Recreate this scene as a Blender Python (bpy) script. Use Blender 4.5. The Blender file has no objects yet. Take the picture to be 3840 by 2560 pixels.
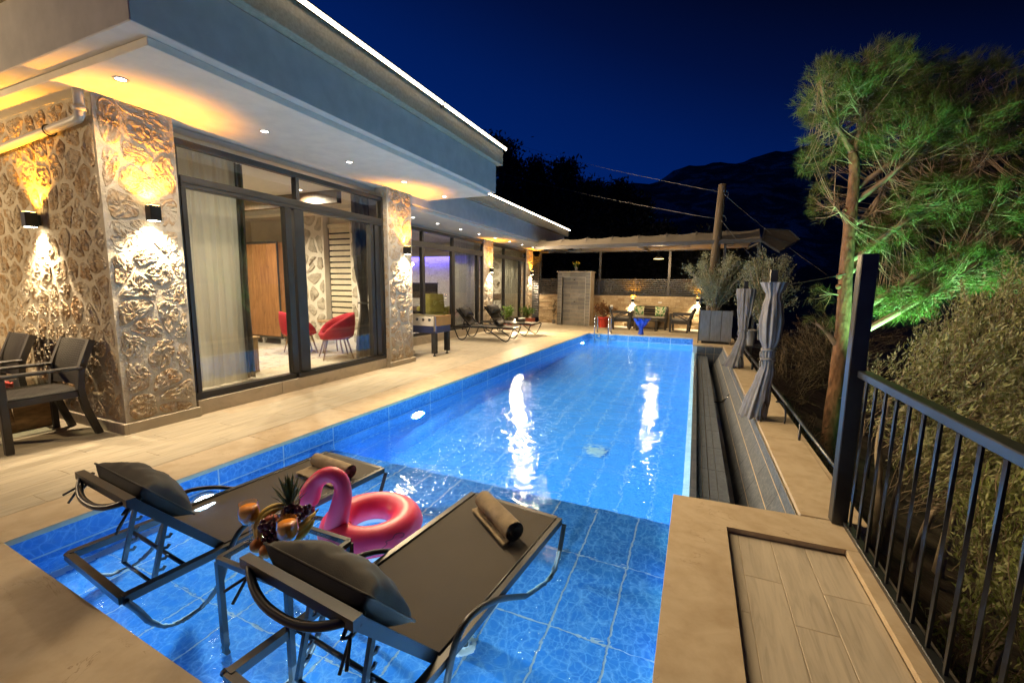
import bpy, math, random
import numpy as np
from mathutils import Vector, Matrix, noise, Euler
random.seed(7); rng = np.random.default_rng(7)
sc = bpy.context.scene
COL = sc.collection
PI = math.pi

# ------------------------------------------------------------------ camera
cam = bpy.data.cameras.new('camera'); cam_o = bpy.data.objects.new('camera', cam); COL.objects.link(cam_o)
cam.sensor_width = 36.0; cam.lens = 15.0; cam.clip_start = 0.05; cam.clip_end = 5000
_v = lambda u, v: Vector((u-1920.0, -(v-1280.0), -1600.0)).normalized()
_wy = _v(2612, 1080); _wz = -_v(1783, 13500); _wz = (_wz-_wy*_wz.dot(_wy)).normalized(); _wx = _wy.cross(_wz)
_m = Matrix((_wx, _wy, _wz)).to_4x4(); _m.translation = Vector((0, 0, 1.4))
cam_o.matrix_world = _m
sc.camera = cam_o

# ------------------------------------------------------------------ world: dusk sky, sun already down
SKY_STRENGTH = 0.10
w = bpy.data.worlds.new('World'); sc.world = w; w.use_nodes = True
nt = w.node_tree; nt.nodes.clear()
out = nt.nodes.new('ShaderNodeOutputWorld'); bg = nt.nodes.new('ShaderNodeBackground')
tc = nt.nodes.new('ShaderNodeTexCoord'); sp = nt.nodes.new('ShaderNodeSeparateXYZ')
rp = nt.nodes.new('ShaderNodeValToRGB')
nt.links.new(tc.outputs['Generated'], sp.inputs[0])
ma = nt.nodes.new('ShaderNodeMath'); ma.operation = 'MULTIPLY_ADD'; ma.inputs[1].default_value = 0.35
nt.links.new(sp.outputs['X'], ma.inputs[0]); nt.links.new(sp.outputs['Z'], ma.inputs[2]); nt.links.new(ma.outputs[0], rp.inputs[0])
el = rp.color_ramp.elements
el[0].position = 0.0; el[0].color = (0.0004, 0.0185, 0.155, 1)
el[1].position = 1.0; el[1].color = (0.0006, 0.0012, 0.006, 1)
for p_, c_ in ((.10, (.0004, .0165, .140)), (.27, (.0004, .0110, .096)), (.40, (.0006, .0052, .045)), (.53, (.0006, .0018, .011))):
    e = el.new(p_); e.color = (*c_, 1)
nt.links.new(rp.outputs[0], bg.inputs[0]); bg.inputs[1].default_value = 1.0
nt.links.new(bg.outputs[0], out.inputs[0])

sc.view_settings.view_transform = 'Standard'; sc.view_settings.look = 'None'
sc.view_settings.exposure = 0.0; sc.view_settings.gamma = 1.0
sc.view_settings.use_curve_mapping = False
sc.render.engine = 'CYCLES'
cy = sc.cycles
cy.use_denoising = True
try: cy.denoiser = 'OPENIMAGEDENOISE'
except Exception: pass
cy.max_bounces = 10; cy.diffuse_bounces = 4; cy.glossy_bounces = 4; cy.transmission_bounces = 8; cy.transparent_max_bounces = 16
cy.caustics_refractive = True; cy.caustics_reflective = False
cy.sample_clamp_indirect = 2.0; cy.blur_glossy = 0.5
cy.use_light_tree = True

# light levels (watts / emission strengths)
L_DOWN = 84.0; L_SCONCE_UP = 125.0; L_SCONCE_DN = 190.0; L_POOL = 330.0; L_LED = 82.0; L_ROOM = 310.0; L_GREEN = 240.0
C_WARM = (1.0, 0.78, 0.50); C_AMBER = (1.0, 0.38, 0.018); C_LED = (1.0, 0.74, 0.42); C_SPOT = (1.0, 0.76, 0.48)
C_POOL = (0.50, 0.83, 1.0); C_DEEP = (0.55, 1.0, 0.94)

# ------------------------------------------------------------------ materials
class NB:
    def __init__(s, name):
        s.m = bpy.data.materials.new(name); s.m.use_nodes = True
        s.t = s.m.node_tree; s.t.nodes.clear()
        s.out = s.n('ShaderNodeOutputMaterial')
    def n(s, ty, **kw):
        x = s.t.nodes.new(ty)
        for k, v in kw.items(): setattr(x, k, v)
        return x
    def l(s, a, b): s.t.links.new(a, b)
    def coords(s, kind='Object', scale=(1, 1, 1), rnd=0.0):
        tc = s.n('ShaderNodeTexCoord'); mp = s.n('ShaderNodeMapping'); mp.inputs['Scale'].default_value = scale
        s.l(tc.outputs[kind], mp.inputs['Vector'])
        if rnd:
            oi = s.n('ShaderNodeObjectInfo'); mu = s.n('ShaderNodeMath', operation='MULTIPLY'); mu.inputs[1].default_value = rnd
            s.l(oi.outputs['Random'], mu.inputs[0]); cb = s.n('ShaderNodeCombineXYZ')
            for i in range(3): s.l(mu.outputs[0], cb.inputs[i])
            s.l(cb.outputs[0], mp.inputs['Location'])
        return mp.outputs[0]
    def noise(s, vec, scale, detail=4, rough=.55, dist=0.0):
        x = s.n('ShaderNodeTexNoise'); x.inputs['Scale'].default_value = scale; x.inputs['Detail'].default_value = detail
        x.inputs['Roughness'].default_value = rough; x.inputs['Distortion'].default_value = dist
        s.l(vec, x.inputs['Vector']); return x.outputs['Fac']
    def ramp(s, fac, stops):
        r = s.n('ShaderNodeValToRGB'); e = r.color_ramp.elements
        e[0].position = stops[0][0]; e[0].color = (*stops[0][1], 1); e[1].position = stops[-1][0]; e[1].color = (*stops[-1][1], 1)
        for p, c in stops[1:-1]: q = e.new(p); q.color = (*c, 1)
        s.l(fac, r.inputs[0]); return r.outputs[0]
    def mix(s, fac, a, b, mode='MIX'):
        x = s.n('ShaderNodeMix', data_type='RGBA', blend_type=mode)
        for sock, v in ((x.inputs[0], fac), (x.inputs[6], a), (x.inputs[7], b)):
            if isinstance(v, (int, float)): sock.default_value = v
            elif isinstance(v, tuple): sock.default_value = (*v, 1)
            else: s.l(v, sock)
        return x.outputs[2]
    def bump(s, h, strength, dist=0.01, normal=None):
        b = s.n('ShaderNodeBump'); b.inputs['Strength'].default_value = strength; b.inputs['Distance'].default_value = dist
        s.l(h, b.inputs['Height'])
        if normal: s.l(normal, b.inputs['Normal'])
        return b.outputs[0]
    def pbsdf(s, color, rough=.6, metal=0., normal=None, spec=.5, **kw):
        p = s.n('ShaderNodeBsdfPrincipled')
        def put(nm, v):
            if isinstance(v, tuple): p.inputs[nm].default_value = (*v, 1)
            elif isinstance(v, (int, float)): p.inputs[nm].default_value = v
            else: s.l(v, p.inputs[nm])
        put('Base Color', color); put('Roughness', rough); put('Metallic', metal); put('Specular IOR Level', spec)
        for k, v in kw.items(): put(k, v)
        if normal: s.l(normal, p.inputs['Normal'])
        return p.outputs[0]
    def done(s, sh): s.l(sh, s.out.inputs['Surface']); return s.m

def simple(name, c, rough=.6, metal=0., var=.12, vs=6., bump=.15, bs=60., bd=.003, rnd=3., spec=.5, stretch=(1, 1, 1), **kw):
    b = NB(name); v = b.coords('Object', stretch, rnd)
    f = b.noise(v, vs, 5)
    lo = tuple(x*(1-var*2) for x in c); hi = tuple(min(1, x*(1+var*2)) for x in c)
    col = b.ramp(f, [(.3, lo), (.7, hi)])
    nrm = b.bump(b.noise(v, bs, 4), bump, bd) if bump else None
    return b.done(b.pbsdf(col, rough, metal, nrm, spec, **kw))

def emis(name, c, strength):
    b = NB(name); e = b.n('ShaderNodeEmission'); e.inputs[0].default_value = (*c, 1); e.inputs[1].default_value = strength
    return b.done(e.outputs[0])

M = {}
M['plaster_white'] = simple('white_render', (.62, .60, .57), .85, bump=.35, bs=180, bd=.004, var=.04)
M['soffit'] = simple('white_soffit_paint', (.86, .80, .69), .8, bump=.12, bs=160, bd=.002, var=.03)
M['parapet'] = simple('beige_textured_render', (.33, .275, .20), .9, bump=.8, bs=90, bd=.008, var=.10, vs=30)
M['mortar'] = None
def m_mortar():
    b = NB('lime_mortar'); v = b.coords('Object', (1, 1, 1), 3.)
    n = b.noise(v, 6, 7, .65, .4); c = b.ramp(n, [(.3, (.52, .45, .35)), (.55, (.60, .535, .43)), (.75, (.65, .59, .49))])
    c = b.mix(b.ramp(b.noise(v, 30, 6, .7), [(.3, (.5, .5, .5)), (.45, (0, 0, 0))]), c, (.33, .26, .18))
    h = b.n('ShaderNodeMath', operation='MULTIPLY_ADD'); b.l(n, h.inputs[0]); h.inputs[1].default_value = 2.2; b.l(b.noise(v, 28, 8, .7, .5), h.inputs[2])
    return b.done(b.pbsdf(c, .95, 0, b.bump(h.outputs[0], .9, .014), .15))
M['mortar'] = m_mortar()
M['frame'] = simple('anthracite_frame', (.026, .024, .023), .42, .2, bump=.05, var=.08)
M['black_metal'] = simple('black_powder_coat', (.050, .052, .056), .30, .6, bump=.10, bs=300, bd=.001, var=.1)
M['dark_frame'] = simple('lounger_metal', (.020, .020, .022), .36, .30, bump=.05, bs=300, bd=.001, var=.1)
M['steel'] = simple('brushed_steel', (.62, .63, .65), .22, 1., bump=.05, var=.05)
M['grey_metal'] = simple('grey_awning_metal', (.085, .08, .08), .45, .3, bump=.05, var=.06)
M['slat_grey'] = simple('grey_slat_coating', (.060, .056, .053), .5, .1, bump=0, var=.03, vs=2)
M['red_fabric'] = simple('red_velvet', (.33, .008, .022), .85, bump=.25, bs=240, bd=.002, var=.12)
M['green_fabric'] = simple('olive_upholstery', (.30, .27, .055), .9, bump=.3, bs=120, bd=.003, var=.12)
M['oak_leg'] = simple('oak_leg', (.30, .19, .10), .5, var=.2, stretch=(8, 8, 1))
M['towel'] = simple('beige_towelling', (.33, .255, .165), .97, bump=1.0, bs=260, bd=.006, var=.10, vs=18)
M['towel_grey'] = simple('grey_towelling', (.24, .22, .19), .97, bump=.8, bs=200, bd=.005, var=.08)
M['terracotta'] = simple('terracotta_plastic', (.42, .10, .06), .5, bump=.05, var=.1)
M['red_pot'] = simple('red_plastic', (.55, .045, .03), .4, bump=.02, var=.06)
M['rattan'] = simple('black_rattan', (.040, .033, .026), .55, bump=.0, var=.15)
M['card'] = simple('brown_plywood', (.22, .125, .05), .6, var=.2, stretch=(2, 2, 9))
M['bark_pine'] = simple('pine_bark', (.20, .105, .055), .95, bump=1.0, bs=22, bd=.03, var=.3, vs=14, stretch=(1, 1, .35))
M['lit_branch'] = simple('lit_pine_branch', (.34, .24, .16), .9, bump=.6, bs=40, bd=.01, var=.2)  # paler than the trunk bark: the uplight on the branches is in the colour
M['twig'] = simple('olive_twig', (.24, .18, .11), .9, bump=.4, var=.2)
M['bark_olive'] = simple('olive_bark', (.36, .285, .19), .95, bump=.8, bs=40, bd=.01, var=.25)
M['pole_wood'] = simple('weathered_pole_wood', (.10, .072, .045), .9, bump=.7, bs=50, bd=.008, var=.2, stretch=(4, 4, .4))
M['wire'] = simple('wire', (.17, .165, .16), .7, .0, bump=0)
M['stone_slab'] = simple('limestone_slab', (.36, .33, .28), .8, var=.1)
M['plastic_grey'] = simple('grey_composite_board', (.23, .225, .23), .6, bump=.2, bs=80, var=.10, stretch=(6, 6, 1))
M['curtain_out'] = simple('grey_outdoor_curtain', (.20, .19, .195), .9, bump=.5, bs=260, bd=.003, var=.10, vs=10)
M['awning'] = simple('taupe_awning_fabric', (.125, .105, .085), .9, bump=.2, bs=220, bd=.002, var=.05)
M['ceiling_in'] = simple('ceiling_paint', (.70, .67, .60), .9, bump=0, var=.02)
M['wall_in'] = simple('interior_paint', (.68, .62, .52), .9, bump=.05, var=.03)
M['floor_in'] = simple('interior_tile', (.48, .43, .36), .35, bump=0, var=.08)
M['curtain_dark'] = simple('grey_brown_drape', (.15, .13, .115), .9, bump=.2, bs=300, bd=.002, var=.12)
M['tv'] = simple('tv_screen', (.012, .010, .012), .2, bump=0, var=.1)
M['wenge'] = simple('dark_wood', (.10, .065, .042), .5, var=.2, stretch=(8, 1, 1))
M['linen'] = simple('white_linen', (.72, .70, .66), .85, bump=.2, bs=60, var=.04)
M['pipe'] = simple('white_pvc', (.62, .60, .55), .45, bump=0, var=.03)
M['blind_solid'] = simple('cream_blind_band', (.62, .55, .40), .85, bump=.1, bs=300, var=.04)
M['orange_panel'] = simple('orange_laminate', (.55, .235, .03), .45, bump=0, var=.08)
M['silver_panel'] = simple('silver_laminate', (.50, .46, .40), .4, .2, bump=0, var=.05)
M['navy_panel'] = simple('navy_laminate', (.012, .020, .075), .4, bump=0, var=.1)
M['blackrub'] = simple('black_rubber', (.015, .015, .016), .6, bump=0, var=.1)
M['blue_foil'] = simple('blue_fabric_wrap', (.010, .055, .46), .5, bump=.8, bs=30, bd=.01, var=.2)
M['brass'] = simple('sconce_body', (.018, .017, .016), .35, .5, bump=0, var=.1)
M['soil'] = simple('dry_soil', (.10, .07, .045), 1., bump=1., bs=14, bd=.05, var=.35, vs=3)
M['white_plastic'] = simple('white_plastic', (.70, .70, .70), .4, bump=0, var=.02)
M['rock'] = simple('rock', (.16, .14, .12), .95, bump=1., bs=9, bd=.05, var=.25)
M['grate'] = simple('stainless_grate', (.55, .60, .65), .3, .6, bump=0, var=.05)

def m_stone():
    b = NB('ochre_limestone'); v = b.coords('Object', (1, 1, 1), 11.)
    oi = b.n('ShaderNodeObjectInfo')
    c1 = b.ramp(oi.outputs['Random'], [(0, (.54, .44, .31)), (.2, (.47, .29, .14)), (.4, (.58, .50, .38)), (.55, (.42, .22, .09)), (.72, (.55, .46, .33)), (.88, (.47, .28, .13)), (1, (.58, .50, .38))])
    c2 = b.ramp(b.noise(v, 13, 7, .68, .7), [(.32, (.36, .18, .07)), (.46, (.54, .40, .25)), (.60, (.62, .53, .40)), (.8, (.66, .59, .48))])
    col = b.mix(.58, c1, c2)
    smear = b.noise(v, 7, 6, .7, .4)                       # lime mortar smeared over the faces
    col = b.mix(b.ramp(smear, [(.47, (0, 0, 0)), (.60, (.85, .85, .85))]), col, (.61, .545, .44))
    pits = b.noise(v, 52, 6, .72, .9)
    col = b.mix(b.ramp(pits, [(.30, (.75, .75, .75)), (.42, (0, 0, 0))]), col, (.12, .06, .028))
    h = b.n('ShaderNodeMath', operation='MULTIPLY_ADD'); b.l(b.noise(v, 24, 9, .72, .7), h.inputs[0]); h.inputs[1].default_value = 1.3; b.l(pits, h.inputs[2])
    return b.done(b.pbsdf(col, .95, 0, b.bump(h.outputs[0], 1.0, .013), .1))
M['stone'] = m_stone()

def m_stone_pale():
    b = NB('pale_interior_stone'); v = b.coords('Object', (1, 1, 1), 11.)
    c = b.ramp(b.noise(v, 9, 6, .65), [(.3, (.30, .26, .20)), (.7, (.52, .47, .38))])
    return b.done(b.pbsdf(c, .92, 0, b.bump(b.noise(v, 24, 7, .7), .9, .015), .2))
M['stone_pale'] = m_stone_pale()

def m_plank(name, tint, k=1.0):
    b = NB(name); v = b.coords('Object', (7, .55, 1), 37.)
    oi = b.n('ShaderNodeObjectInfo')
    g = b.noise(v, 3.5, 9, .62, 1.2)
    lo = tuple(x*.70 for x in tint); hi = tuple(min(1, x*1.12) for x in tint)
    col = b.ramp(g, [(.28, lo), (.52, tint), (.75, hi)])
    col = b.mix(b.ramp(oi.outputs['Random'], [(0, (.0, .0, .0)), (1, (.16, .16, .16))]), col, tuple(x*.72 for x in tint))
    v2 = b.coords('Object', (2.2, .5, 1), 17.)
    col = b.mix(b.ramp(b.noise(v2, 2.2, 5, .6, .8), [(.52, (0, 0, 0)), (.72, (.35, .35, .35))]), col, tuple(x*.6 for x in tint))
    return b.done(b.pbsdf(col, .62, 0, b.bump(g, .12, .002), .25))
M['plank'] = m_plank('wood_look_porcelain', (.47, .405, .30))
M['plank_near'] = m_plank('grey_wood_look_porcelain', (.54, .465, .36))

def m_marble():
    b = NB('beige_travertine'); v = b.coords('Object', (1, 1, 1), 23.)
    a = b.noise(v, 2.2, 8, .62, 1.4); c = b.noise(v, 9, 5, .55)
    col = b.ramp(a, [(.25, (.44, .335, .215)), (.45, (.53, .42, .285)), (.6, (.57, .46, .32)), (.8, (.49, .375, .245))])
    col = b.mix(b.ramp(c, [(.33, (.42, .42, .42)), (.58, (0, 0, 0))]), col, (.36, .25, .14))
    wv = b.noise(b.coords('Object', (.8, 2.2, 1), 9.), 1.7, 6, .55, 1.8)
    vein = b.ramp(wv, [(.494, (0, 0, 0)), (.5, (.7, .7, .7)), (.506, (0, 0, 0))])
    gate = b.ramp(b.noise(v, 2.6, 3), [(.50, (0, 0, 0)), (.60, (1, 1, 1))])
    col = b.mix(b.mix(1.0, vein, gate, 'MULTIPLY'), col, (.24, .15, .08))
    return b.done(b.pbsdf(col, .5, 0, b.bump(c, .06, .002), .35))
M['marble'] = m_marble()

def m_pool_tile(name, base, web, deep, rough=.12):
    b = NB(name); v = b.coords('Object', (1, 1, 1), 29.)
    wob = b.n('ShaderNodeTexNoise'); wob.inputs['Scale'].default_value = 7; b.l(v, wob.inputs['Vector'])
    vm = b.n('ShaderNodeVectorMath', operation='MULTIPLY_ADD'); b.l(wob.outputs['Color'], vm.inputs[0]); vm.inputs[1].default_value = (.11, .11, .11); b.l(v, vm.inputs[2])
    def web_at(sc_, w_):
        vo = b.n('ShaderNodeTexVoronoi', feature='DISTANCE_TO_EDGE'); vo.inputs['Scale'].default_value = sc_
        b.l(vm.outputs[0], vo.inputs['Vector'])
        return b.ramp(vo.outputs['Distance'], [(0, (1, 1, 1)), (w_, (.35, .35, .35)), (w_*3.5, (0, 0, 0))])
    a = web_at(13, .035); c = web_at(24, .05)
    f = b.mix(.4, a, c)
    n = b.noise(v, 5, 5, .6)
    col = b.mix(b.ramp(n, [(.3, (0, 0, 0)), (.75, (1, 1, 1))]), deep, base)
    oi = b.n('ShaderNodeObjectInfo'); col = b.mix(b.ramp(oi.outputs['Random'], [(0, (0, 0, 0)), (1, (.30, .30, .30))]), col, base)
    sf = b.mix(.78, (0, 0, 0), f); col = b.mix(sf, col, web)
    return b.done(b.pbsdf(col, rough, 0, None, .5))
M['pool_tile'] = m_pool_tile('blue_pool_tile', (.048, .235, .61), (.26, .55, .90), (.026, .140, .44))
M['trough_tile'] = m_pool_tile('slate_blue_tile', (.080, .098, .135), (.17, .19, .22), (.052, .066, .092), .65)
M['grout'] = simple('pale_grout', (.55, .62, .68), .8, bump=.1, var=.05)
M['grout_tan'] = simple('tan_grout', (.42, .34, .24), .85, bump=.1, var=.08)
M['lamplit_tile'] = simple('lamplit_edge_tile', (.86, .92, .97), .25, bump=.05, var=.08)  # near-white colour carries the lit look of the overflow strip

def m_water(name, rough_scale, strength, dist):
    b = NB(name); v = b.coords('Object', (1, 1, 1))
    n1 = b.noise(v, rough_scale, 3, .5, .6)
    n2 = b.noise(b.coords('Object', (.8, 2.0, 1)), rough_scale*2.3, 2, .5, .4)
    ad = b.n('ShaderNodeMath', operation='MULTIPLY_ADD'); b.l(n2, ad.inputs[0]); ad.inputs[1].default_value = .35; b.l(n1, ad.inputs[2])
    g = b.n('ShaderNodeBsdfPrincipled'); g.inputs['Base Color'].default_value = (.93, .98, 1, 1); g.inputs['Roughness'].default_value = 0.0
    g.inputs['IOR'].default_value = 1.33; g.inputs['Transmission Weight'].default_value = 1.0
    b.l(b.bump(ad.outputs[0], strength, dist), g.inputs['Normal'])
    return b.done(g.outputs[0])
M['water'] = m_water('pool_water', 4.4, .62, .02)
M['dark_water'] = m_water('trough_water', 5., .4, .01)

def m_glass(name, tint=(1, 1, 1), boost=1.0):
    b = NB(name)
    tr = b.n('ShaderNodeBsdfTransparent'); tr.inputs[0].default_value = (*tint, 1)
    gl = b.n('ShaderNodeBsdfGlossy'); gl.inputs['Roughness'].default_value = 0.0
    fr = b.n('ShaderNodeFresnel'); ge = b.n('ShaderNodeNewGeometry'); io = b.n('ShaderNodeMapRange')
    io.inputs['To Min'].default_value = 1.5; io.inputs['To Max'].default_value = 1/1.5; b.l(ge.outputs['Backfacing'], io.inputs['Value']); b.l(io.outputs[0], fr.inputs['IOR'])
    mu = b.n('ShaderNodeMath', operation='MULTIPLY'); mu.use_clamp = True; b.l(fr.outputs[0], mu.inputs[0]); mu.inputs[1].default_value = boost
    mx = b.n('ShaderNodeMixShader'); b.l(mu.outputs[0], mx.inputs[0]); b.l(tr.outputs[0], mx.inputs[1]); b.l(gl.outputs[0], mx.inputs[2])
    return b.done(mx.outputs[0])
M['glass'] = m_glass('window_glass', (.93, .95, .93), 1.5)
M['table_glass'] = m_glass('table_glass', (.86, .92, .90), 1.3)
M['cup_glass'] = m_glass('cup_glass', (.95, .96, .96), 4.0)

def m_sheer():
    b = NB('sheer_curtain'); v = b.coords('Object', (14, 14, .3))
    d = b.n('ShaderNodeBsdfDiffuse'); d.inputs[0].default_value = (.66, .64, .57, 1)
    t = b.n('ShaderNodeBsdfTranslucent'); t.inputs[0].default_value = (.45, .43, .36, 1)
    m1 = b.n('ShaderNodeMixShader'); m1.inputs[0].default_value = .4; b.l(d.outputs[0], m1.inputs[1]); b.l(t.outputs[0], m1.inputs[2])
    tr = b.n('ShaderNodeBsdfTransparent'); m2 = b.n('ShaderNodeMixShader')
    b.l(b.ramp(b.noise(v, 3, 2), [(.3, (.08, .08, .08)), (.7, (.14, .14, .14))]), m2.inputs[0]); b.l(m1.outputs[0], m2.inputs[1]); b.l(tr.outputs[0], m2.inputs[2])
    return b.done(m2.outputs[0])
M['sheer'] = m_sheer()

def m_sling():
    b = NB('taupe_mesh_sling'); v = b.coords('Object', (1, 1, 1))
    w1 = b.n('ShaderNodeTexWave', wave_type='BANDS', bands_direction='X'); w1.inputs['Scale'].default_value = 95; b.l(v, w1.inputs['Vector'])
    w2 = b.n('ShaderNodeTexWave', wave_type='BANDS', bands_direction='Y'); w2.inputs['Scale'].default_value = 95; b.l(v, w2.inputs['Vector'])
    s = b.mix(.5, w1.outputs['Color'], w2.outputs['Color'])
    col = b.ramp(s, [(.2, (.048, .041, .034)), (.8, (.118, .100, .082))])
    n = b.noise(v, 5, 4); col = b.mix(b.ramp(n, [(.3, (0, 0, 0)), (.8, (.35, .35, .35))]), col, (.06, .05, .04))
    d = b.pbsdf(col, .8, 0, b.bump(s, .25, .001), .25)
    tr = b.n('ShaderNodeBsdfTransparent'); mx = b.n('ShaderNodeMixShader'); mx.inputs[0].default_value = .05
    b.l(d, mx.inputs[1]); b.l(tr.outputs[0], mx.inputs[2])
    return b.done(mx.outputs[0])
M['sling'] = m_sling()
M['pillow'] = simple('charcoal_cushion_fabric', (.024, .021, .019), .78, bump=.35, bs=240, bd=.002, var=.10, spec=.4)

def m_wood(name, c, dark):
    b = NB(name); v = b.coords('Object', (9, 9, .8))
    g = b.noise(v, 1.6, 8, .65, 1.5)
    col = b.ramp(g, [(.28, dark), (.5, c), (.72, tuple(min(1, x*1.35) for x in c))])
    k = b.noise(b.coords('Object', (3, 3, 1.2)), 3.2, 4, .6, .8)
    col = b.mix(b.ramp(k, [(.26, (.9, .9, .9)), (.36, (0, 0, 0))]), col, tuple(x*.35 for x in dark))
    return b.done(b.pbsdf(col, .5, 0, b.bump(g, .15, .002), .4))
M['wardrobe'] = m_wood('knotty_oak_veneer', (.27, .125, .045), (.15, .062, .02))
M['cabinet'] = m_wood('pine_cabinet', (.40, .24, .085), (.24, .13, .045))

def m_leaf(name, c1, c2, back=None, trans=.35, rough=.5):
    b = NB(name); g = b.n('ShaderNodeNewGeometry')
    c = b.ramp(g.outputs['Random Per Island'], [(0, c1), (.6, c2), (1, tuple(x*1.35 for x in c2))])
    if back: c = b.mix(g.outputs['Backfacing'], c, back)
    p = b.pbsdf(c, rough, 0, None, .4)
    t = b.n('ShaderNodeBsdfTranslucent'); b.l(c, t.inputs[0]); mx = b.n('ShaderNodeMixShader'); mx.inputs[0].default_value = trans
    b.l(p, mx.inputs[1]); b.l(t.outputs[0], mx.inputs[2])
    return b.done(mx.outputs[0])
M['needle'] = m_leaf('pine_needles', (.060, .085, .018), (.12, .145, .034), None, .3)
M['olive_leaf'] = m_leaf('olive_leaves', (.130, .152, .042), (.235, .250, .088), (.34, .33, .18), .25)
M['lush_leaf'] = m_leaf('yellow_green_leaves', (.115, .150, .034), (.235, .265, .076), (.33, .34, .15), .3)
M['olive_leaf2'] = m_leaf('silver_olive_leaves', (.12, .135, .070), (.22, .23, .125), (.27, .27, .18), .2)
M['green_leaf'] = m_leaf('houseplant_leaves', (.060, .13, .018), (.12, .20, .03), None, .35)
M['rust_leaf'] = m_leaf('rust_red_leaves', (.17, .055, .022), (.20, .10, .035), None, .3)
M['dark_leaf'] = m_leaf('night_tree_leaves', (.030, .034, .020), (.050, .050, .030), None, .15)
M['shrub_leaf'] = m_leaf('dry_shrub_leaves', (.055, .042, .020), (.085, .062, .032), None, .2)
M['pineapple_leaf'] = m_leaf('pineapple_crown_leaves', (.030, .050, .022), (.055, .080, .038), None, .1)
M['yellow_petal'] = simple('yellow_petals', (.62, .42, .02), .6, bump=0, var=.15)
M['grape'] = simple('red_grapes', (.085, .020, .032), .25, bump=0, var=.35, vs=3, rnd=9.)
M['banana'] = simple('banana_skin', (.64, .44, .085), .45, bump=.05, var=.16, vs=9)
M['orange'] = simple('orange_peel', (.62, .19, .012), .45, bump=.3, bs=160, bd=.001, var=.06)
M['apple'] = simple('red_apple_skin', (.42, .085, .045), .3, bump=0, var=.3, vs=14)
M['pear'] = simple('green_pear_skin', (.36, .33, .05), .4, bump=0, var=.12)
M['pineapple'] = simple('pineapple_rind', (.24, .13, .035), .6, bump=.6, bs=26, bd=.01, var=.3, vs=22)
M['juice'] = simple('orange_juice', (.92, .30, .02), .3, bump=0, var=.03)
M['pink'] = simple('pink_vinyl', (.82, .045, .135), .40, bump=.12, bs=10, bd=.006, var=.03, **{'Subsurface Weight': .12})
M['pink_seam'] = simple('dark_wing_print', (.16, .008, .03), .3, bump=0, var=.05)
M['beak'] = simple('black_beak_print', (.045, .012, .016), .25, bump=0, var=.1)
M['white_vinyl'] = simple('white_vinyl', (.72, .70, .74), .25, bump=0, var=.02)
M['cushion_print'] = None
def m_palm():
    b = NB('palm_leaf_print'); v = b.coords('Object', (1, 1, 1), 5.)
    n = b.noise(v, 9, 3, .6, 2.); c = b.ramp(n, [(.38, (.03, .16, .06)), (.47, (.10, .30, .10)), (.5, (.58, .55, .36)), (.7, (.62, .58, .42))])
    return b.done(b.pbsdf(c, .9))
M['cushion_print'] = m_palm()
def m_rug():
    b = NB('faded_rug'); v = b.coords('Object', (1, 1, 1))
    n = b.noise(v, 5, 7, .7, 1.2); c = b.ramp(n, [(.32, (.20, .06, .05)), (.42, (.50, .42, .32)), (.58, (.58, .52, .42)), (.68, (.22, .22, .24))])
    return b.done(b.pbsdf(c, .95))
M['rug'] = m_rug()
def m_art():
    b = NB('abstract_print'); v = b.coords('Object', (1, 1, 1))
    n = b.noise(v, 8, 5, .7, 1.); c = b.ramp(n, [(.4, (.05, .05, .05)), (.5, (.6, .57, .5)), (1, (.7, .67, .6))])
    return b.done(b.pbsdf(c, .9))
M['art'] = m_art()
def m_hill():
    b = NB('scrub_hillside'); v = b.coords('Object', (1, 1, 1))
    n = b.noise(v, .022, 10, .70, .6); c = b.ramp(n, [(.40, (.10, .10, .10)), (.51, (.20, .20, .19)), (.57, (.55, .57, .53)), (.75, (.72, .74, .70))])
    n2 = b.noise(v, .5, 5, .7); c = b.mix(b.ramp(n2, [(.4, (.75, .75, .75)), (.65, (0, 0, 0))]), c, (.045, .046, .04))
    return b.done(b.pbsdf(c, 1., 0, None, .1))
M['hill'] = m_hill()
def m_travwall():
    b = NB('split_face_stone'); v = b.coords('Object', (1, 1, 1), 7.)
    n = b.noise(v, 14, 7, .7, .3); oi = b.n('ShaderNodeObjectInfo')
    c = b.ramp(n, [(.3, (.40, .29, .16)), (.7, (.62, .50, .33))])
    gi = b.n('ShaderNodeNewGeometry'); c = b.mix(b.ramp(gi.outputs['Random Per Island'], [(0, (0, 0, 0)), (.5, (.1, .1, .1)), (1, (.75, .75, .75))]), c, (.33, .22, .12))
    return b.done(b.pbsdf(c, .9, 0, b.bump(n, .8, .02), .2))
M['split_stone'] = m_travwall()
def m_brick():
    b = NB('white_split_brick'); v = b.coords('Object', (1, 1, 1), 7.); n = b.noise(v, 18, 6, .7)
    return b.done(b.pbsdf(b.ramp(n, [(.3, (.50, .47, .44)), (.7, (.72, .69, .66))]), .9, 0, b.bump(n, .8, .015), .2))
M['white_brick'] = m_brick()
def m_greytile():
    b = NB('grey_shower_tile'); v = b.coords('Object', (1, 1, 1), 13.); n = b.noise(v, 5, 6, .65, .5); oi = b.n('ShaderNodeObjectInfo')
    return b.done(b.pbsdf(b.mix(b.ramp(oi.outputs['Random'], [(0, (.75, .75, .75)), (1, (0, 0, 0))]), b.ramp(n, [(.3, (.15, .135, .115)), (.7, (.28, .255, .22))]), (.085, .08, .075)), .5, 0, None, .4))
M['grey_tile'] = m_greytile()

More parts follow.
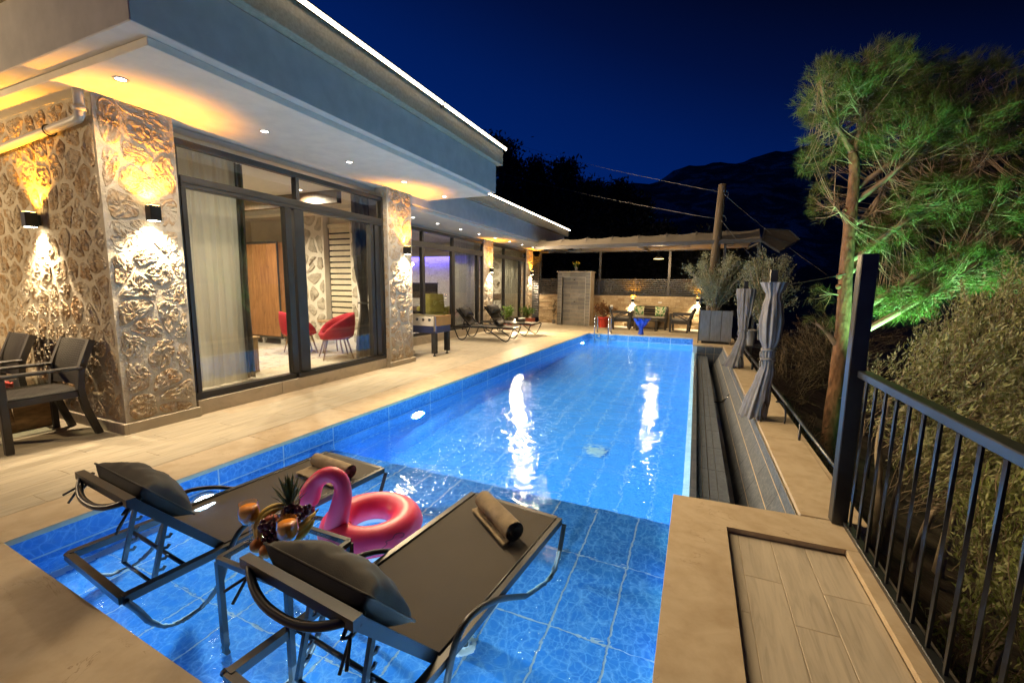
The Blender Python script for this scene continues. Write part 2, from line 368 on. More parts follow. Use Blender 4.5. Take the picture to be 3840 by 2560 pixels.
M['lens_down'] = emis('downlight_lens', (1.0, .93, .80), 22)
M['lens_up'] = emis('sconce_amber_lens', (1.0, .62, .16), 30)
M['lens_dn'] = emis('sconce_warm_lens', (1.0, .86, .60), 40)
M['lens_pool'] = emis('pool_lamp_lens', (.72, .92, 1.0), 70)
M['led'] = emis('led_strip', (1, .84, .58), 16)
M['led_blue'] = emis('blue_violet_led', (.13, .10, 1.0), 9)
M['pendant_em'] = emis('pendant_lamp_glow', (1.0, .72, .25), 6)
M['lens_green'] = emis('green_flood_lens', (.15, 1.0, .40), 12)

# ------------------------------------------------------------------ mesh helpers
class MB:
    def __init__(s): s.v = []; s.f = []; s.sm = []
    def add(s, vs, fs, smooth=False):
        o = len(s.v); s.v.extend([tuple(p) for p in vs]); s.f.extend([tuple(i+o for i in f) for f in fs]); s.sm.extend([smooth]*len(fs)); return s
    def box(s, a, b, bev=0.0):
        (x0, y0, z0), (x1, y1, z1) = a, b
        x0, x1 = min(x0, x1), max(x0, x1); y0, y1 = min(y0, y1), max(y0, y1); z0, z1 = min(z0, z1), max(z0, z1)
        if bev <= 0:
            vs = [(x0, y0, z0), (x1, y0, z0), (x1, y1, z0), (x0, y1, z0), (x0, y0, z1), (x1, y0, z1), (x1, y1, z1), (x0, y1, z1)]
            return s.add(vs, [(0, 3, 2, 1), (4, 5, 6, 7), (0, 1, 5, 4), (1, 2, 6, 5), (2, 3, 7, 6), (3, 0, 4, 7)])
        q = min(bev, (x1-x0)/2.01, (y1-y0)/2.01, (z1-z0)/2.01)
        vs = []
        for (X, sx) in ((x0, 1), (x1, -1)):
            for (Y, sy) in ((y0, 1), (y1, -1)):
                for (Zc, sz) in ((z0, 1), (z1, -1)):
                    vs += [(X, Y+sy*q, Zc+sz*q), (X+sx*q, Y, Zc+sz*q), (X+sx*q, Y+sy*q, Zc)]
        i = lambda a, b, c, k: ((a*2+b)*2+c)*3+k
        F = []
        for a in (0, 1):
            F.append([i(a, 0, 0, 0), i(a, 0, 1, 0), i(a, 1, 1, 0), i(a, 1, 0, 0)][::1 if a == 0 else -1])
            F.append([i(0, a, 0, 1), i(1, a, 0, 1), i(1, a, 1, 1), i(0, a, 1, 1)][::1 if a == 0 else -1])
            F.append([i(0, 0, a, 2), i(0, 1, a, 2), i(1, 1, a, 2), i(1, 0, a, 2)][::1 if a == 0 else -1])
        for a in (0, 1):
            for c in (0, 1):
                F.append([i(a, c, 0, 0), i(a, c, 0, 1), i(a, c, 1, 1), i(a, c, 1, 0)][::1 if (a == c) else -1])
                F.append([i(a, 0, c, 0), i(a, 1, c, 0), i(a, 1, c, 2), i(a, 0, c, 2)][::1 if (a == c) else -1])
                F.append([i(0, a, c, 1), i(0, a, c, 2), i(1, a, c, 2), i(1, a, c, 1)][::1 if (a == c) else -1])
        for a in (0, 1):
            for b2 in (0, 1):
                for c in (0, 1):
                    F.append([i(a, b2, c, 0), i(a, b2, c, 1), i(a, b2, c, 2)][::1 if (a+b2+c) % 2 == 0 else -1])
        return s.add(vs, F)
    def tube(s, pts, r, n=8, closed=False, cap=True, square=False, smooth=True, up=None):
        P = [Vector(p) for p in pts]; N = len(P)
        R = list(r) if isinstance(r, (list, tuple)) else [r]*N
        if len(R) != N: R = [float(np.interp(i/max(1, N-1), [k/max(1, len(R)-1) for k in range(len(R))], R)) for i in range(N)]
        T = []
        for i in range(N):
            if closed: t = P[(i+1) % N]-P[i-1]
            else: t = P[min(i+1, N-1)]-P[max(i-1, 0)]
            T.append(t.normalized() if t.length > 1e-9 else Vector((0, 0, 1)))
        u = Vector(up) if up else (Vector((0, 0, 1)) if abs(T[0].z) < .9 else Vector((1, 0, 0)))
        u = (u-T[0]*u.dot(T[0])).normalized(); vs = []
        if square: n = 4
        off = PI/4 if square else 0
        for i in range(N):
            u = u-T[i]*u.dot(T[i])
            if u.length < 1e-6: u = T[i].orthogonal()
            u.normalize(); w_ = T[i].cross(u)
            k = math.sqrt(2) if square else 1
            for j in range(n):
                a = 2*PI*j/n+off; vs.append(P[i]+(u*math.cos(a)+w_*math.sin(a))*R[i]*k)
        F = []
        M_ = N if closed else N-1
        for i in range(M_):
            for j in range(n):
                a = i*n+j; b2 = i*n+(j+1) % n; i2 = (i+1) % N
                F.append((a, b2, i2*n+(j+1) % n, i2*n+j))
        if cap and not closed:
            F.append(tuple(range(n))[::-1]); F.append(tuple((N-1)*n+j for j in range(n)))
        return s.add(vs, F, smooth and not square)
    def cyl(s, a, b, r, n=16, r2=None, smooth=True): return s.tube([a, b], [r, r if r2 is None else r2], n, smooth=smooth)
    def lathe(s, prof, c=(0, 0, 0), n=24, smooth=True):
        vs = []; F = []
        for (r, z) in prof:
            for j in range(n):
                a = 2*PI*j/n; vs.append((c[0]+r*math.cos(a), c[1]+r*math.sin(a), c[2]+z))
        for i in range(len(prof)-1):
            for j in range(n): F.append((i*n+j, i*n+(j+1) % n, (i+1)*n+(j+1) % n, (i+1)*n+j))
        return s.add(vs, F, smooth)
    def sphere(s, c, r, nu=12, nv=8, sc_=(1, 1, 1)):
        vs = []; F = []
        for i in range(nv+1):
            t = PI*i/nv
            for j in range(nu):
                p = 2*PI*j/nu; vs.append((c[0]+r*sc_[0]*math.sin(t)*math.cos(p), c[1]+r*sc_[1]*math.sin(t)*math.sin(p), c[2]+r*sc_[2]*math.cos(t)))
        for i in range(nv):
            for j in range(nu): F.append((i*nu+j, (i+1)*nu+j, (i+1)*nu+(j+1) % nu, i*nu+(j+1) % nu))
        return s.add(vs, F, True)
    def grid(s, fn, nu, nv, smooth=True, flip=False):
        vs = [fn(i/nu, j/nv) for i in range(nu+1) for j in range(nv+1)]
        F = []
        for i in range(nu):
            for j in range(nv):
                q = (i*(nv+1)+j, (i+1)*(nv+1)+j, (i+1)*(nv+1)+j+1, i*(nv+1)+j+1)
                F.append(q[::-1] if flip else q)
        return s.add(vs, F, smooth)
    def prism(s, poly, z0, z1):
        n = len(poly); vs = [(x, y, z0) for x, y in poly]+[(x, y, z1) for x, y in poly]
        F = [tuple(range(n))[::-1], tuple(range(n, 2*n))]+[(i, (i+1) % n, n+(i+1) % n, n+i) for i in range(n)]
        return s.add(vs, F)
    def xf(s, mat):
        s.v = [tuple(mat @ Vector(p)) for p in s.v]; return s
    def mesh(s, name):
        me = bpy.data.meshes.new(name); me.from_pydata(s.v, [], s.f)
        me.polygons.foreach_set('use_smooth', s.sm); me.update(); return me

def obj(name, mb, mat, parent=None, loc=None, rot=None, kind=None):
    me = mb.mesh(name) if isinstance(mb, MB) else mb
    if mat is not None and not me.materials: me.materials.append(M[mat] if isinstance(mat, str) else mat)
    o = bpy.data.objects.new(name, me); COL.objects.link(o)
    if parent is not None: o.parent = parent
    if loc is not None: o.location = loc
    elif parent is not None:                       # geometry given in world coordinates under a placed root
        L = Vector((0, 0, 0)); p = parent
        while p is not None: L += Vector(p.location); p = p.parent
        o.location = -L
    if rot is not None: o.rotation_euler = rot
    if kind: o['kind'] = kind
    return o
def part(name, mb, mat, parent, loc=(0, 0, 0), rot=None, kind=None):   # geometry given in the parent's own frame
    return obj(name, mb, mat, parent, loc, rot, kind)
def thing(name, label, cat, loc=(0, 0, 0), rotz=0., group=None):
    o = bpy.data.objects.new(name, None); COL.objects.link(o); o.empty_display_size = .1
    o.location = loc; o.rotation_euler = (0, 0, rotz); o['label'] = label; o['category'] = cat
    if group: o['group'] = group
    return o
def tag(o, label, cat, group=None):
    o['label'] = label; o['category'] = cat
    if group: o['group'] = group
    return o
def dup(root, loc, rotz, label=None, group=None):
    def rec(o, par):
        c = o.copy(); COL.objects.link(c)
        if par is not None: c.parent = par
        for ch in list(o.children): rec(ch, c)
        return c
    r = rec(root, None); r.location = loc; r.rotation_euler = (0, 0, rotz)
    if label: r['label'] = label
    if group: r['group'] = group
    return r
def lamp(name, kind, loc, energy, color, parent=None, direction=None, **kw):
    d = bpy.data.lights.new(name, kind); d.energy = energy; d.color = color
    for k, v in kw.items(): setattr(d, k, v)
    o = bpy.data.objects.new(name, d); COL.objects.link(o)
    if parent is not None: o.parent = parent
    o.location = loc
    if direction is not None: o.rotation_euler = Vector(direction).to_track_quat('-Z', 'Y').to_euler()
    return o
def smooth_path(pts, k=2, closed=False):
    P = [Vector(p) for p in pts]
    for _ in range(k):
        Q = [] if closed else [P[0]]
        n = len(P)
        for i in range(n if closed else n-1):
            a, b = P[i], P[(i+1) % n]; Q += [a*.75+b*.25, a*.25+b*.75]
        if not closed: Q.append(P[-1])
        P = Q
    return P
def soup(name, V, tri_or_quad, mat, parent=None, kind=None, loc=None):
    """many tiny leaf faces at once; V is (n, k, 3)"""
    n, k = V.shape[0], V.shape[1]
    me = bpy.data.meshes.new(name)
    me.vertices.add(n*k); me.vertices.foreach_set('co', V.reshape(-1).astype(np.float32))
    me.loops.add(n*k); me.loops.foreach_set('vertex_index', np.arange(n*k, dtype=np.int32))
    me.polygons.add(n); me.polygons.foreach_set('loop_start', np.arange(0, n*k, k, dtype=np.int32))
    me.update(calc_edges=True); me.validate()
    return obj(name, me, mat, parent, loc, None, kind)
def leaf_quads(P, D, L, W, fold=0.0):
    """diamond leaves at P pointing along D"""
    n = len(P); D = D/np.maximum(np.linalg.norm(D, axis=1, keepdims=True), 1e-6)
    r = rng.normal(size=(n, 3)); S = np.cross(D, r); S /= np.maximum(np.linalg.norm(S, axis=1, keepdims=True), 1e-6)
    L = np.asarray(L).reshape(-1, 1)*np.ones((n, 1)); W = np.asarray(W).reshape(-1, 1)*np.ones((n, 1))
    return np.stack([P, P+D*L*.5+S*W*.5, P+D*L, P+D*L*.5-S*W*.5], 1)

# ------------------------------------------------------------------ stones by clipped Voronoi cells
def voronoi_cells(W, H, n, seed, relax=1, asp=1.0):
    r = random.Random(seed)
    cols = max(1, round(math.sqrt(n*W/H/asp))); rows = max(1, round(n/cols))
    pts = [((i+.5+(.25 if j % 2 else -.25)+r.uniform(-.42, .42))*W/cols, (j+.5+r.uniform(-.42, .42))*H/rows) for j in range(rows) for i in range(cols) if r.random() > .13]
    def cells(pts):
        out = []
        for i, p in enumerate(pts):
            poly = [(0, 0), (W, 0), (W, H), (0, H)]
            for j, q in enumerate(pts):
                if i == j or abs(p[0]-q[0])+abs(p[1]-q[1]) > 4*max(W/cols, H/rows): continue
                mx, my = (p[0]+q[0])/2, (p[1]+q[1])/2; nx, ny = q[0]-p[0], q[1]-p[1]
                new = []
                for a in range(len(poly)):
                    A, B = poly[a], poly[(a+1) % len(poly)]
                    da = (A[0]-mx)*nx+(A[1]-my)*ny; db = (B[0]-mx)*nx+(B[1]-my)*ny
                    if da <= 0: new.append(A)
                    if da*db < 0: t = da/(da-db); new.append((A[0]+(B[0]-A[0])*t, A[1]+(B[1]-A[1])*t))
                poly = new
                if not poly: break
            if len(poly) >= 3: out.append(poly)
        return out
    for _ in range(relax-1):
        pts = [(sum(x for x, _ in c)/len(c), sum(y for _, y in c)/len(c)) for c in cells(pts)]
    return cells(pts)
def stone_mb(poly, gap, depth, seed, rings=5, seg=22, rough=1.0):
    r = random.Random(seed)
    cx = sum(p[0] for p in poly)/len(poly); cy_ = sum(p[1] for p in poly)/len(poly)
    P = smooth_path([(x, y, 0) for x, y in poly], 1, True)
    # resample by angle
    def radius(a):
        dx, dy = math.cos(a), math.sin(a); best = .01
        n = len(P)
        for i in range(n):
            A, B = P[i], P[(i+1) % n]; ax, ay, bx, by = A.x-cx, A.y-cy_, B.x-cx, B.y-cy_
            den = dx*(by-ay)-dy*(bx-ax)
            if abs(den) < 1e-9: continue
            t = (ax*(by-ay)-ay*(bx-ax))/den; u = (ax*dy-ay*dx)/den
            if t > 0 and -1e-6 <= u <= 1+1e-6: best = max(best, t)
        return best
    k = r.uniform(.90, 1.0); rad = []
    for j in range(seg):
        a = 2*PI*j/seg; R = max(.008, radius(a)-gap*r.uniform(.8, 1.15))*k
        rad.append(R*(1+.13*noise.noise(Vector((math.cos(a)*1.9, math.sin(a)*1.9, seed*3.1)))+.05*noise.noise(Vector((math.cos(a)*5, math.sin(a)*5, seed*1.1)))))
    mb = MB(); vs = []; F = []
    dd = depth*r.uniform(.35, 1.15); tx, ty = r.uniform(-.3, .3), r.uniform(-.3, .3)
    prof = [(1.0, -.010), (.975, .30), (.93, .70), (.84, .92), (.70, 1.0), (.54, 1.0), (.37, 1.0), (.19, 1.0)]
    if rings < 6: prof = [prof[0], prof[1], prof[2], prof[4], prof[6]]
    for i, (s, h) in enumerate(prof):
        for j in range(seg):
            a = 2*PI*j/seg; x = math.cos(a)*rad[j]*s; y = math.sin(a)*rad[j]*s
            q = Vector((x*52+seed, y*52, seed*1.7))
            nz = noise.fractal(q, .75, 2.2, 5)+.45*noise.noise(q*.3+Vector((3, 1, 7)))
            z = -.010 if i == 0 else dd*(h+tx*x/.15*.5+ty*y/.15*.5)+(nz-.15)*.013*rough*(.6 if i == 1 else 1)
            vs.append((cx+x, cy_+y, max(z, -.008)))
    n = seg
    for i in range(len(prof)-1):
        for j in range(n): F.append((i*n+j, i*n+(j+1) % n, (i+1)*n+(j+1) % n, (i+1)*n+j))
    vs.append((cx, cy_, dd)); c = len(vs)-1; b0 = (len(prof)-1)*n
    for j in range(n): F.append((b0+j, b0+(j+1) % n, c))
    mb.add(vs, F, False); return mb
def stone_face(parent, origin, U, V, W, H, n, seed, gap=.022, depth=.03, mat='stone', joined=False, seg=22, asp=1.0, rings=5):
    """origin + u*U + v*V spans the face; normal is U x V"""
    N = Vector(U).cross(Vector(V)); mt = Matrix((Vector(U), Vector(V), N)).transposed().to_4x4(); mt.translation = Vector(origin)
    alls = MB()
    for i, c in enumerate(voronoi_cells(W, H, n, seed, asp=asp)):
        s = stone_mb(c, gap, depth, seed*100+i, rings, seg=seg).xf(mt)
        if joined: alls.add(s.v, s.f, False)
        else:
            ctr = sum((Vector(p) for p in s.v), Vector())/len(s.v)
            s.v = [tuple(Vector(p)-ctr) for p in s.v]
            L = Vector((0, 0, 0)); p = parent
            while p is not None: L += Vector(p.location); p = p.parent
            part('stone', s, mat, parent, ctr-L)
    if joined: obj('stone', alls, mat, parent, kind='stuff')

# ================================================================== GROUND, DECK, POOL
def hill_h(x, y):
    """ground height: level under the house and deck, falling away on the right"""
    d = x-1.05
    h = -.62 if d < 0 else -.62-1.1*(1-math.exp(-d/1.6))-.12*min(d, 30)
    return h+.18*noise.noise(Vector((x*.5, y*.5, 3)))*(1 if d > 0 else 0)
g = MB()
def gfn(u, v):
    s = (u-.5)*2; t = v
    x = math.copysign(abs(s)**3, s)*900; y = -40+t**3*1500
    far = max(0, math.hypot(x, y)-60)
    return (x, y, hill_h(x, y)*(1 if far == 0 else max(0, 1-far/200))-.5*(far > 0)-1.2*(x < 1))
g.grid(gfn, 90, 90, True)
obj('ground', g, 'soil', kind='structure')
# mountain behind
ridge = [(-.70, .20), (-.444, .212), (-.32, .205), (-.221, .222), (-.191, .232), (-.14, .243), (-.079, .255), (-.023, .268), (.03, .285), (.09, .300), (.15, .308), (.199, .314), (.244, .321), (.32, .325), (.42, .318), (.55, .290), (.75, .25), (1.2, .2), (1.8, .15)]
def ridge_at(a):
    for (a0, h0), (a1, h1) in zip(ridge, ridge[1:]):
        if a0 <= a <= a1: return h0+(h1-h0)*(a-a0)/(a1-a0)
    return ridge[0][1] if a < ridge[0][0] else ridge[-1][1]
hl = MB()
def hfn(u, v):
    a = -.70+u*2.5; t = min(1.0, v/.92); dist = 240+v*460
    x = a*dist; y = (1.13+.43*a)*dist
    n = noise.fractal(Vector((x*.012, y*.012, 1)), 1.0, 2.0, 5)*12*t+noise.fractal(Vector((x*.05, y*.05, 5)), 1.0, 2.0, 4)*2.4
    z = -14+(ridge_at(a)*690+14)*t**1.15+n-(60*(v-.92)/.08 if v > .92 else 0)
    return (x, y, z)
hl.grid(hfn, 150, 60, True)
obj('mountain', hl, 'hill', kind='structure')

POOL_L = lambda y: -3.362+(y-.895)*(.386/12.065)       # x of the left pool wall (it runs slightly out of square)
POOL_N = lambda x: .895-(x+3.362)*.047                 # y of the near pool wall
Y_STEP, Y_FAR, Z_W, Z_SHELF, Z_DEEP = 3.12, 13.0, -.20, -.40, -1.40

deck = obj('deck', MB().box((-9.5, -3.0, -.25), (-3.72, 15.9, -.0022)).box((-3.74, 13.45, -.25), (.2, 15.9, -.0022)).box((-3.74, -3, -.25), (1.0, .38, -.05)), 'grout_tan', kind='structure')
pm = {}
def plank(x0, x1, y0, y1, z=0.0, mat='plank', parent=deck, along='y', th=.012, bev=.0012):
    key = (round(x1-x0, 3), round(y1-y0, 3), mat)
    if key not in pm:
        a, b = (x1-x0)/2, (y1-y0)/2
        mb = MB().box((-a, -b, -th), (a, b, 0), bev)
        if along == 'x': pass
        pm[key] = mb.mesh('plank'); pm[key].materials.append(M[mat])
    o = bpy.data.objects.new('plank', pm[key]); COL.objects.link(o); o.parent = parent
    o.location = ((x0+x1)/2, (y0+y1)/2, z)
    return o
# left deck: planks 0.2 x 1.2 m running with the pool
k = 0
x = -3.725
while x > -5.9:
    off = (k*.47) % 1.2
    y = -1.2-off
    while y < 15.6:
        if not (x-.2 < -4.70 and 2.2 < y and y+1.2 < 6.4) and not (x < -4.95 and y > 2.3 and y < 5): plank(x-.2+.001, x-.001, y+.001, y+1.2-.001)
        y += 1.2
    x -= .2; k += 1
x = -5.925
while x > -7.6:
    y = -.6-(k*.47) % 1.2
    while y < 1.6: plank(x-.2+.001, x-.001, y+.001, y+1.2-.001); y += 1.2
    x -= .2; k += 1
yy = 13.47; k = 0
while yy < 15.7:
    xx = -3.70-(k*.4) % 1.2+.6*(k % 2)
    while xx < .1:
        plank(max(xx, -3.72)+.001, min(xx+1.2, .16)-.001, yy+.001, yy+.199); xx += 1.2
    yy += .2; k += 1

coping = obj('pool_coping', MB().box((-3.72, -2.9, -.20), (-3.40, .3, -.045)), 'mortar', kind='structure')
def coping_stone(poly, z0=-.032, z1=0.0):
    # a flat slab with a small arris
    cx = sum(p[0] for p in poly)/len(poly); cy2 = sum(p[1] for p in poly)/len(poly); n = len(poly)
    mb = MB(); q = .004; vs = []
    for (s, z) in ((0, z0), (0, z1-q), (q, z1)):
        for (px, py) in poly:
            d = math.hypot(px-cx, py-cy2); kx = max(0, 1-s/d); vs.append(((px-cx)*kx, (py-cy2)*kx, z))
    F = [tuple(range(n))[::-1], tuple(range(2*n, 3*n))]
    for r_ in (0, 1):
        for i in range(n): F.append((r_*n+i, r_*n+(i+1) % n, (r_+1)*n+(i+1) % n, (r_+1)*n+i))
    mb.add(vs, F)
    o = part('coping_stone', mb, 'marble', coping, (cx, cy2, 0)); return o
ys = [.60]+[1.55+.98*i for i in range(12)]+[13.46]
for a, b in zip(ys, ys[1:]):
    e_ = .0012
    coping_stone([(-3.722, a+e_), (POOL_L(max(a, .9))+.012, a+e_), (POOL_L(b)+.012, b-e_), (-3.722, b-e_)])
# near edge slabs
coping_stone([(-5.0, -1.2), (-1.351, -1.2), (-1.351, POOL_N(-1.35)), (-3.362, POOL_N(-3.362)), (-3.362, .598), (-5.0, .598)])
coping_stone([(-1.349, -1.2), (-.062, -1.2), (-.062, POOL_N(-.062)), (-1.349, POOL_N(-1.35))])
# far edge
for a, b in ((-2.96, -1.98), (-1.98, -1.0), (-1.0, -.003)):
    coping_stone([(a+.001, 12.985+.012*(a+3)), (b-.001, 12.985+.012*(b+3)), (b-.001, 13.46), (a+.001, 13.46)])
coping_stone([(-.001, 11.47), (.69, 11.49), (.69, 13.46), (-.001, 13.46)])
coping_stone([(.692, 11.49), (1.03, 11.49), (1.03, 13.46), (.692, 13.46)])
# right-hand walkway of slabs beyond the trough
ys = [3.035, 4.62, 6.2, 7.8, 9.6, 11.488]
for a, b in zip(ys, ys[1:]):
    coping_stone([(.688, a+.001), (1.0, a+.001), (1.0, b-.001), (.688, b-.001)])
    coping_stone([(1.003, a+.001), (1.035, a+.001), (1.035, b-.001), (1.003, b-.001)], -.05, -.004)
obj('retaining_wall', MB().box((.70, 3.0, -1.9), (1.02, 15.9, -.06)).box((.74, -1.2, -1.9), (1.0, 2.99, -.06)), 'mortar', kind='structure')
# near right platform with a sunk panel of planks
coping_stone([(-.06, .4), (.25, .4), (.25, 2.69), (.90, 2.71), (.90, 3.03), (-.06, 2.988)])
coping_stone([(-.06, -1.0), (.25, -1.0), (.25, .398), (-.06, .398)])
coping_stone([(.835, -.3), (.93, -.3), (.93, 2.707), (.835, 2.707)])
obj('platform_base', MB().box((-.05, -.5, -.6), (.98, 3.02, -.06)), 'mortar', kind='structure')
panel = obj('sunk_panel', MB().box((.252, -.4, -.052), (.833, 2.70, -.0352)), 'grout_tan', kind='structure')
for i, (a, b) in enumerate(((.254, .31), (.314, .476), (.480, .64), (.644, .831))):
    for (c, d) in (((2.30, 2.688), (1.2, 2.296), (.1, 1.196)) if i % 2 else ((2.02, 2.688), (.9, 2.016), (-.2, .896))):
        plank(a, b, c, d, -.034, 'plank_near', panel)
for i in range(1): pass

# pool basin -------------------------------------------------------
basin = MB()
basin.box((-3.62, .5, -1.7), (.3, 13.3, Z_DEEP-.0002))
basin.box((-3.5, .6, -1.5), (.02, Y_STEP-.002, Z_SHELF-.0002))
pool = obj('pool', basin, 'grout', kind='structure')
tm = {}
def tile(w_, h_, mat='pool_tile', th=.008):
    key = (round(w_, 3), round(h_, 3), mat)
    if key not in tm:
        m_ = MB().box((-w_/2, -h_/2, -th), (w_/2, h_/2, 0), .0004).mesh('tile'); m_.materials.append(M[mat]); tm[key] = m_
    return tm[key]
def put_tile(c, U, V, w_, h_, mat='pool_tile', parent=pool):
    o = bpy.data.objects.new('tile', tile(w_, h_, mat)); COL.objects.link(o); o.parent = parent
    U = Vector(U).normalized(); V = Vector(V).normalized(); N = U.cross(V)
    mt = Matrix((U, V, N)).transposed().to_4x4(); mt.translation = Vector(c); o.matrix_local = mt
    return o
G = .010
TX, TY = .30, .61
# shelf floor
nx = 11
for i in range(nx):
    for j in range(4):
        x1 = .01-TX*i; y1 = Y_STEP-TY*j
        put_tile((x1-TX/2, y1-TY/2, Z_SHELF), (1, 0, 0), (0, 1, 0), TX-G, TY-G)
# deep floor, in larger tiles where it recedes
for i in range(nx):
    for j in range(12):
        y0 = Y_STEP+.83*j
        put_tile((.01-TX*(i+.5), y0+.415, Z_DEEP), (1, 0, 0), (0, 1, 0), TX-.009, .83-.009)
def tile_wall(p0, p1, rows, tw, mat='pool_tile', parent=pool):
    b, a = Vector((*p0, 0)), Vector((*p1, 0)); L = (b-a).length; n = max(1, round(L/tw)); U = (b-a)/n
    for i in range(n):
        m_ = a+U*(i+.5)
        for (zt, zb) in rows:
            put_tile((m_.x, m_.y, (zt+zb)/2), U, (0, 0, 1), U.length-G, zt-zb-G, mat, parent)
    bw = MB(); N = U.normalized().cross(Vector((0, 0, 1))); q = [a-N*.0003, b-N*.0003, b-N*.12, a-N*.12]
    zt, zb = rows[0][0], rows[-1][1]
    bw.prism([(p.x, p.y) for p in q], zb, zt); obj('basin_wall', bw, 'grout' if mat == 'pool_tile' else 'grout_tan', parent)
band = [(-.032, -.165), (-.165, Z_SHELF)]
deepb = [(-.032, -.20), (-.20, -.50), (-.50, -.80), (-.80, -1.10), (-1.10, Z_DEEP)]
tile_wall((POOL_L(Y_STEP), Y_STEP), (POOL_L(.895), .895), band, .61)
tile_wall((POOL_L(13), 13.0), (POOL_L(Y_STEP), Y_STEP), deepb, .83)
tile_wall((POOL_L(.895), .90), (-.05, POOL_N(-.05)), [(-.032, -.165), (-.165, Z_SHELF)], .61)
tile_wall((0.0, 13.02), (POOL_L(13), 12.985), deepb, .6)
tile_wall((-.05, .74), (-.05, 2.985), band, .61)
tile_wall((.0, 2.99), (.0, 11.46), [(-.262, -.5), (-.5, -.8), (-.8, -1.1), (-1.1, Z_DEEP)], .83)
tile_wall((.0, 11.46), (.0, 13.02), deepb, .6)
# riser of the step
for i in range(nx):
    for (zt, zb) in ((Z_SHELF-.006, -.73), (-.73, -1.06), (-1.06, Z_DEEP)):
        put_tile((.01-TX*(i+.5), Y_STEP+.004, (zt+zb)/2), (-1, 0, 0), (0, 0, 1), TX-G, zt-zb-G)
# overflow edge: pale tiles on the wall top, their whiteness standing in for lamplight
edge = obj('overflow_edge', MB().box((.046, 2.99, -.6), (.095, 11.46, -.219)).box((.004, 2.99, -.6), (.047, 11.46, -.27)), 'grout', kind='structure')
n_ = 14
for i in range(n_):
    y0 = 2.99+i*(8.47/n_)
    put_tile((.022, y0+8.47/n_/2, -.238), (.70, 0, .72), (0, 1, 0), .072, 8.47/n_-.006, 'lamplit_tile', edge)
    put_tile((.076, y0+8.47/n_/2, -.216), (1, 0, 0), (0, 1, 0), .044, 8.47/n_-.005, 'lamplit_tile', edge)
wt = MB()
wt.add([(POOL_L(.895)-.05, .70, Z_W), (-.02, .70, Z_W), (-.03, 2.99, Z_W), (.098, 2.99, Z_W), (.098, 11.46, Z_W), (.0, 11.46, Z_W), (.0, 13.05, Z_W), (POOL_L(13)-.02, 13.05, Z_W)], [(0, 1, 2, 3, 4, 5, 6, 7)])
wt.add([(.098, 2.985, Z_W), (.098, 11.465, Z_W), (.0985, 11.465, -.235), (.0985, 2.985, -.235)], [(0, 1, 2, 3)])
obj('water', wt, 'water', kind='structure')

# overflow trough --------------------------------------------------
trough = obj('trough', MB().box((.098, 2.9, -1.2), (.73, 11.6, -.60)).box((.098, 2.99, -.62), (.20, 11.46, -.2685)).box((.203, 2.99, -.62), (.345, 11.46, -.2725)), 'grout_tan', kind='structure')
for i in range(14):
    y0 = 2.99+i*.605; yc = y0+.3025
    for (xc_, w_, z_) in ((.123, .046, -.262), (.174, .046, -.262), (.234, .060, -.266), (.306, .076, -.266)):
        put_tile((xc_, yc, z_), (1, 0, 0), (0, 1, 0), w_, .6, 'trough_tile', trough)
    for (xa, za, xb, zb) in ((.674, -.035, .66, -.125), (.658, -.13, .59, -.27), (.588, -.275, .515, -.42), (.513, -.425, .445, -.565)):
        V = Vector((xa-xb, 0, za-zb))
        put_tile(((xa+xb)/2, yc, (za+zb)/2), (0, -1, 0), V, .6, V.length-.006, 'trough_tile', trough)
for (xa, xb) in ((.10, .30), (.305, .49), (.495, .68)):
    for (zt, zb) in ((-.035, -.20), (-.205, -.60)):
        put_tile(((xa+xb)/2, 11.455, (zt+zb)/2), (1, 0, 0), (0, 0, 1), xb-xa-.004, zt-zb-.004, 'trough_tile', trough)
obj('trough_wall', MB().prism([(.69, 2.99), (.74, 2.99), (.74, 11.5), (.69, 11.5)], -1.2, -.04).prism([(.1, 11.465), (.69, 11.465), (.69, 11.52), (.1, 11.52)], -1.2, -.034).add([(.677, 2.99, -.034), (.677, 11.46, -.034), (.664, 11.46, -.126), (.664, 2.99, -.126), (.449, 11.46, -.567), (.449, 2.99, -.567)], [(0, 1, 2, 3), (3, 2, 4, 5)]), 'grout_tan', trough)
obj('trough_water', MB().add([(.343, 2.99, -.56), (.47, 2.99, -.56), (.47, 11.46, -.56), (.343, 11.46, -.56)], [(0, 1, 2, 3)]), 'dark_water', kind='structure')
lf = thing('leaf_grate', 'small brass fitting lying on the trough tiles', 'fitting', (.50, 7.5, -.44))
part('bar', MB().tube([(-.19, 0, .0), (.0, 0, .03)], .010, 8), 'blackrub', lf); part('cap', MB().tube([(.0, 0, .035), (.10, 0, .16)], .016, 8), 'steel', lf)

# pool lamps -------------------------------------------------------
for i, (yy, zz) in enumerate(((1.87, -.30), (4.45, -.42), (12.15, -.38))):
    xx = POOL_L(yy)
    t = thing('pool_lamp', ['round pool lamp glowing behind the left lounger by the shelf', 'round pool lamp in the left wall near the middle of the pool', 'small pool lamp glowing by the far left pool corner'][i], 'pool lamp', (xx, yy, zz), 0, 'underwater pool lamps')
    part('lens', MB().cyl((.012, 0, 0), (.045, 0, 0), .105, 24, .085), 'lens_pool', t)
    part('ring', MB().tube([(.016, .118*math.cos(a), .118*math.sin(a)) for a in [2*PI*j/24 for j in range(24)]], .012, 8, closed=True), 'white_plastic', t)
    lamp('pool_light', 'AREA', (.06, 0, 0), L_POOL*(2.4, 5.6, 3.4)[i], (C_POOL, C_DEEP, C_DEEP)[i], t, (1, 0, -.12 if i else -.05), shape='DISK', size=.16, spread=PI)
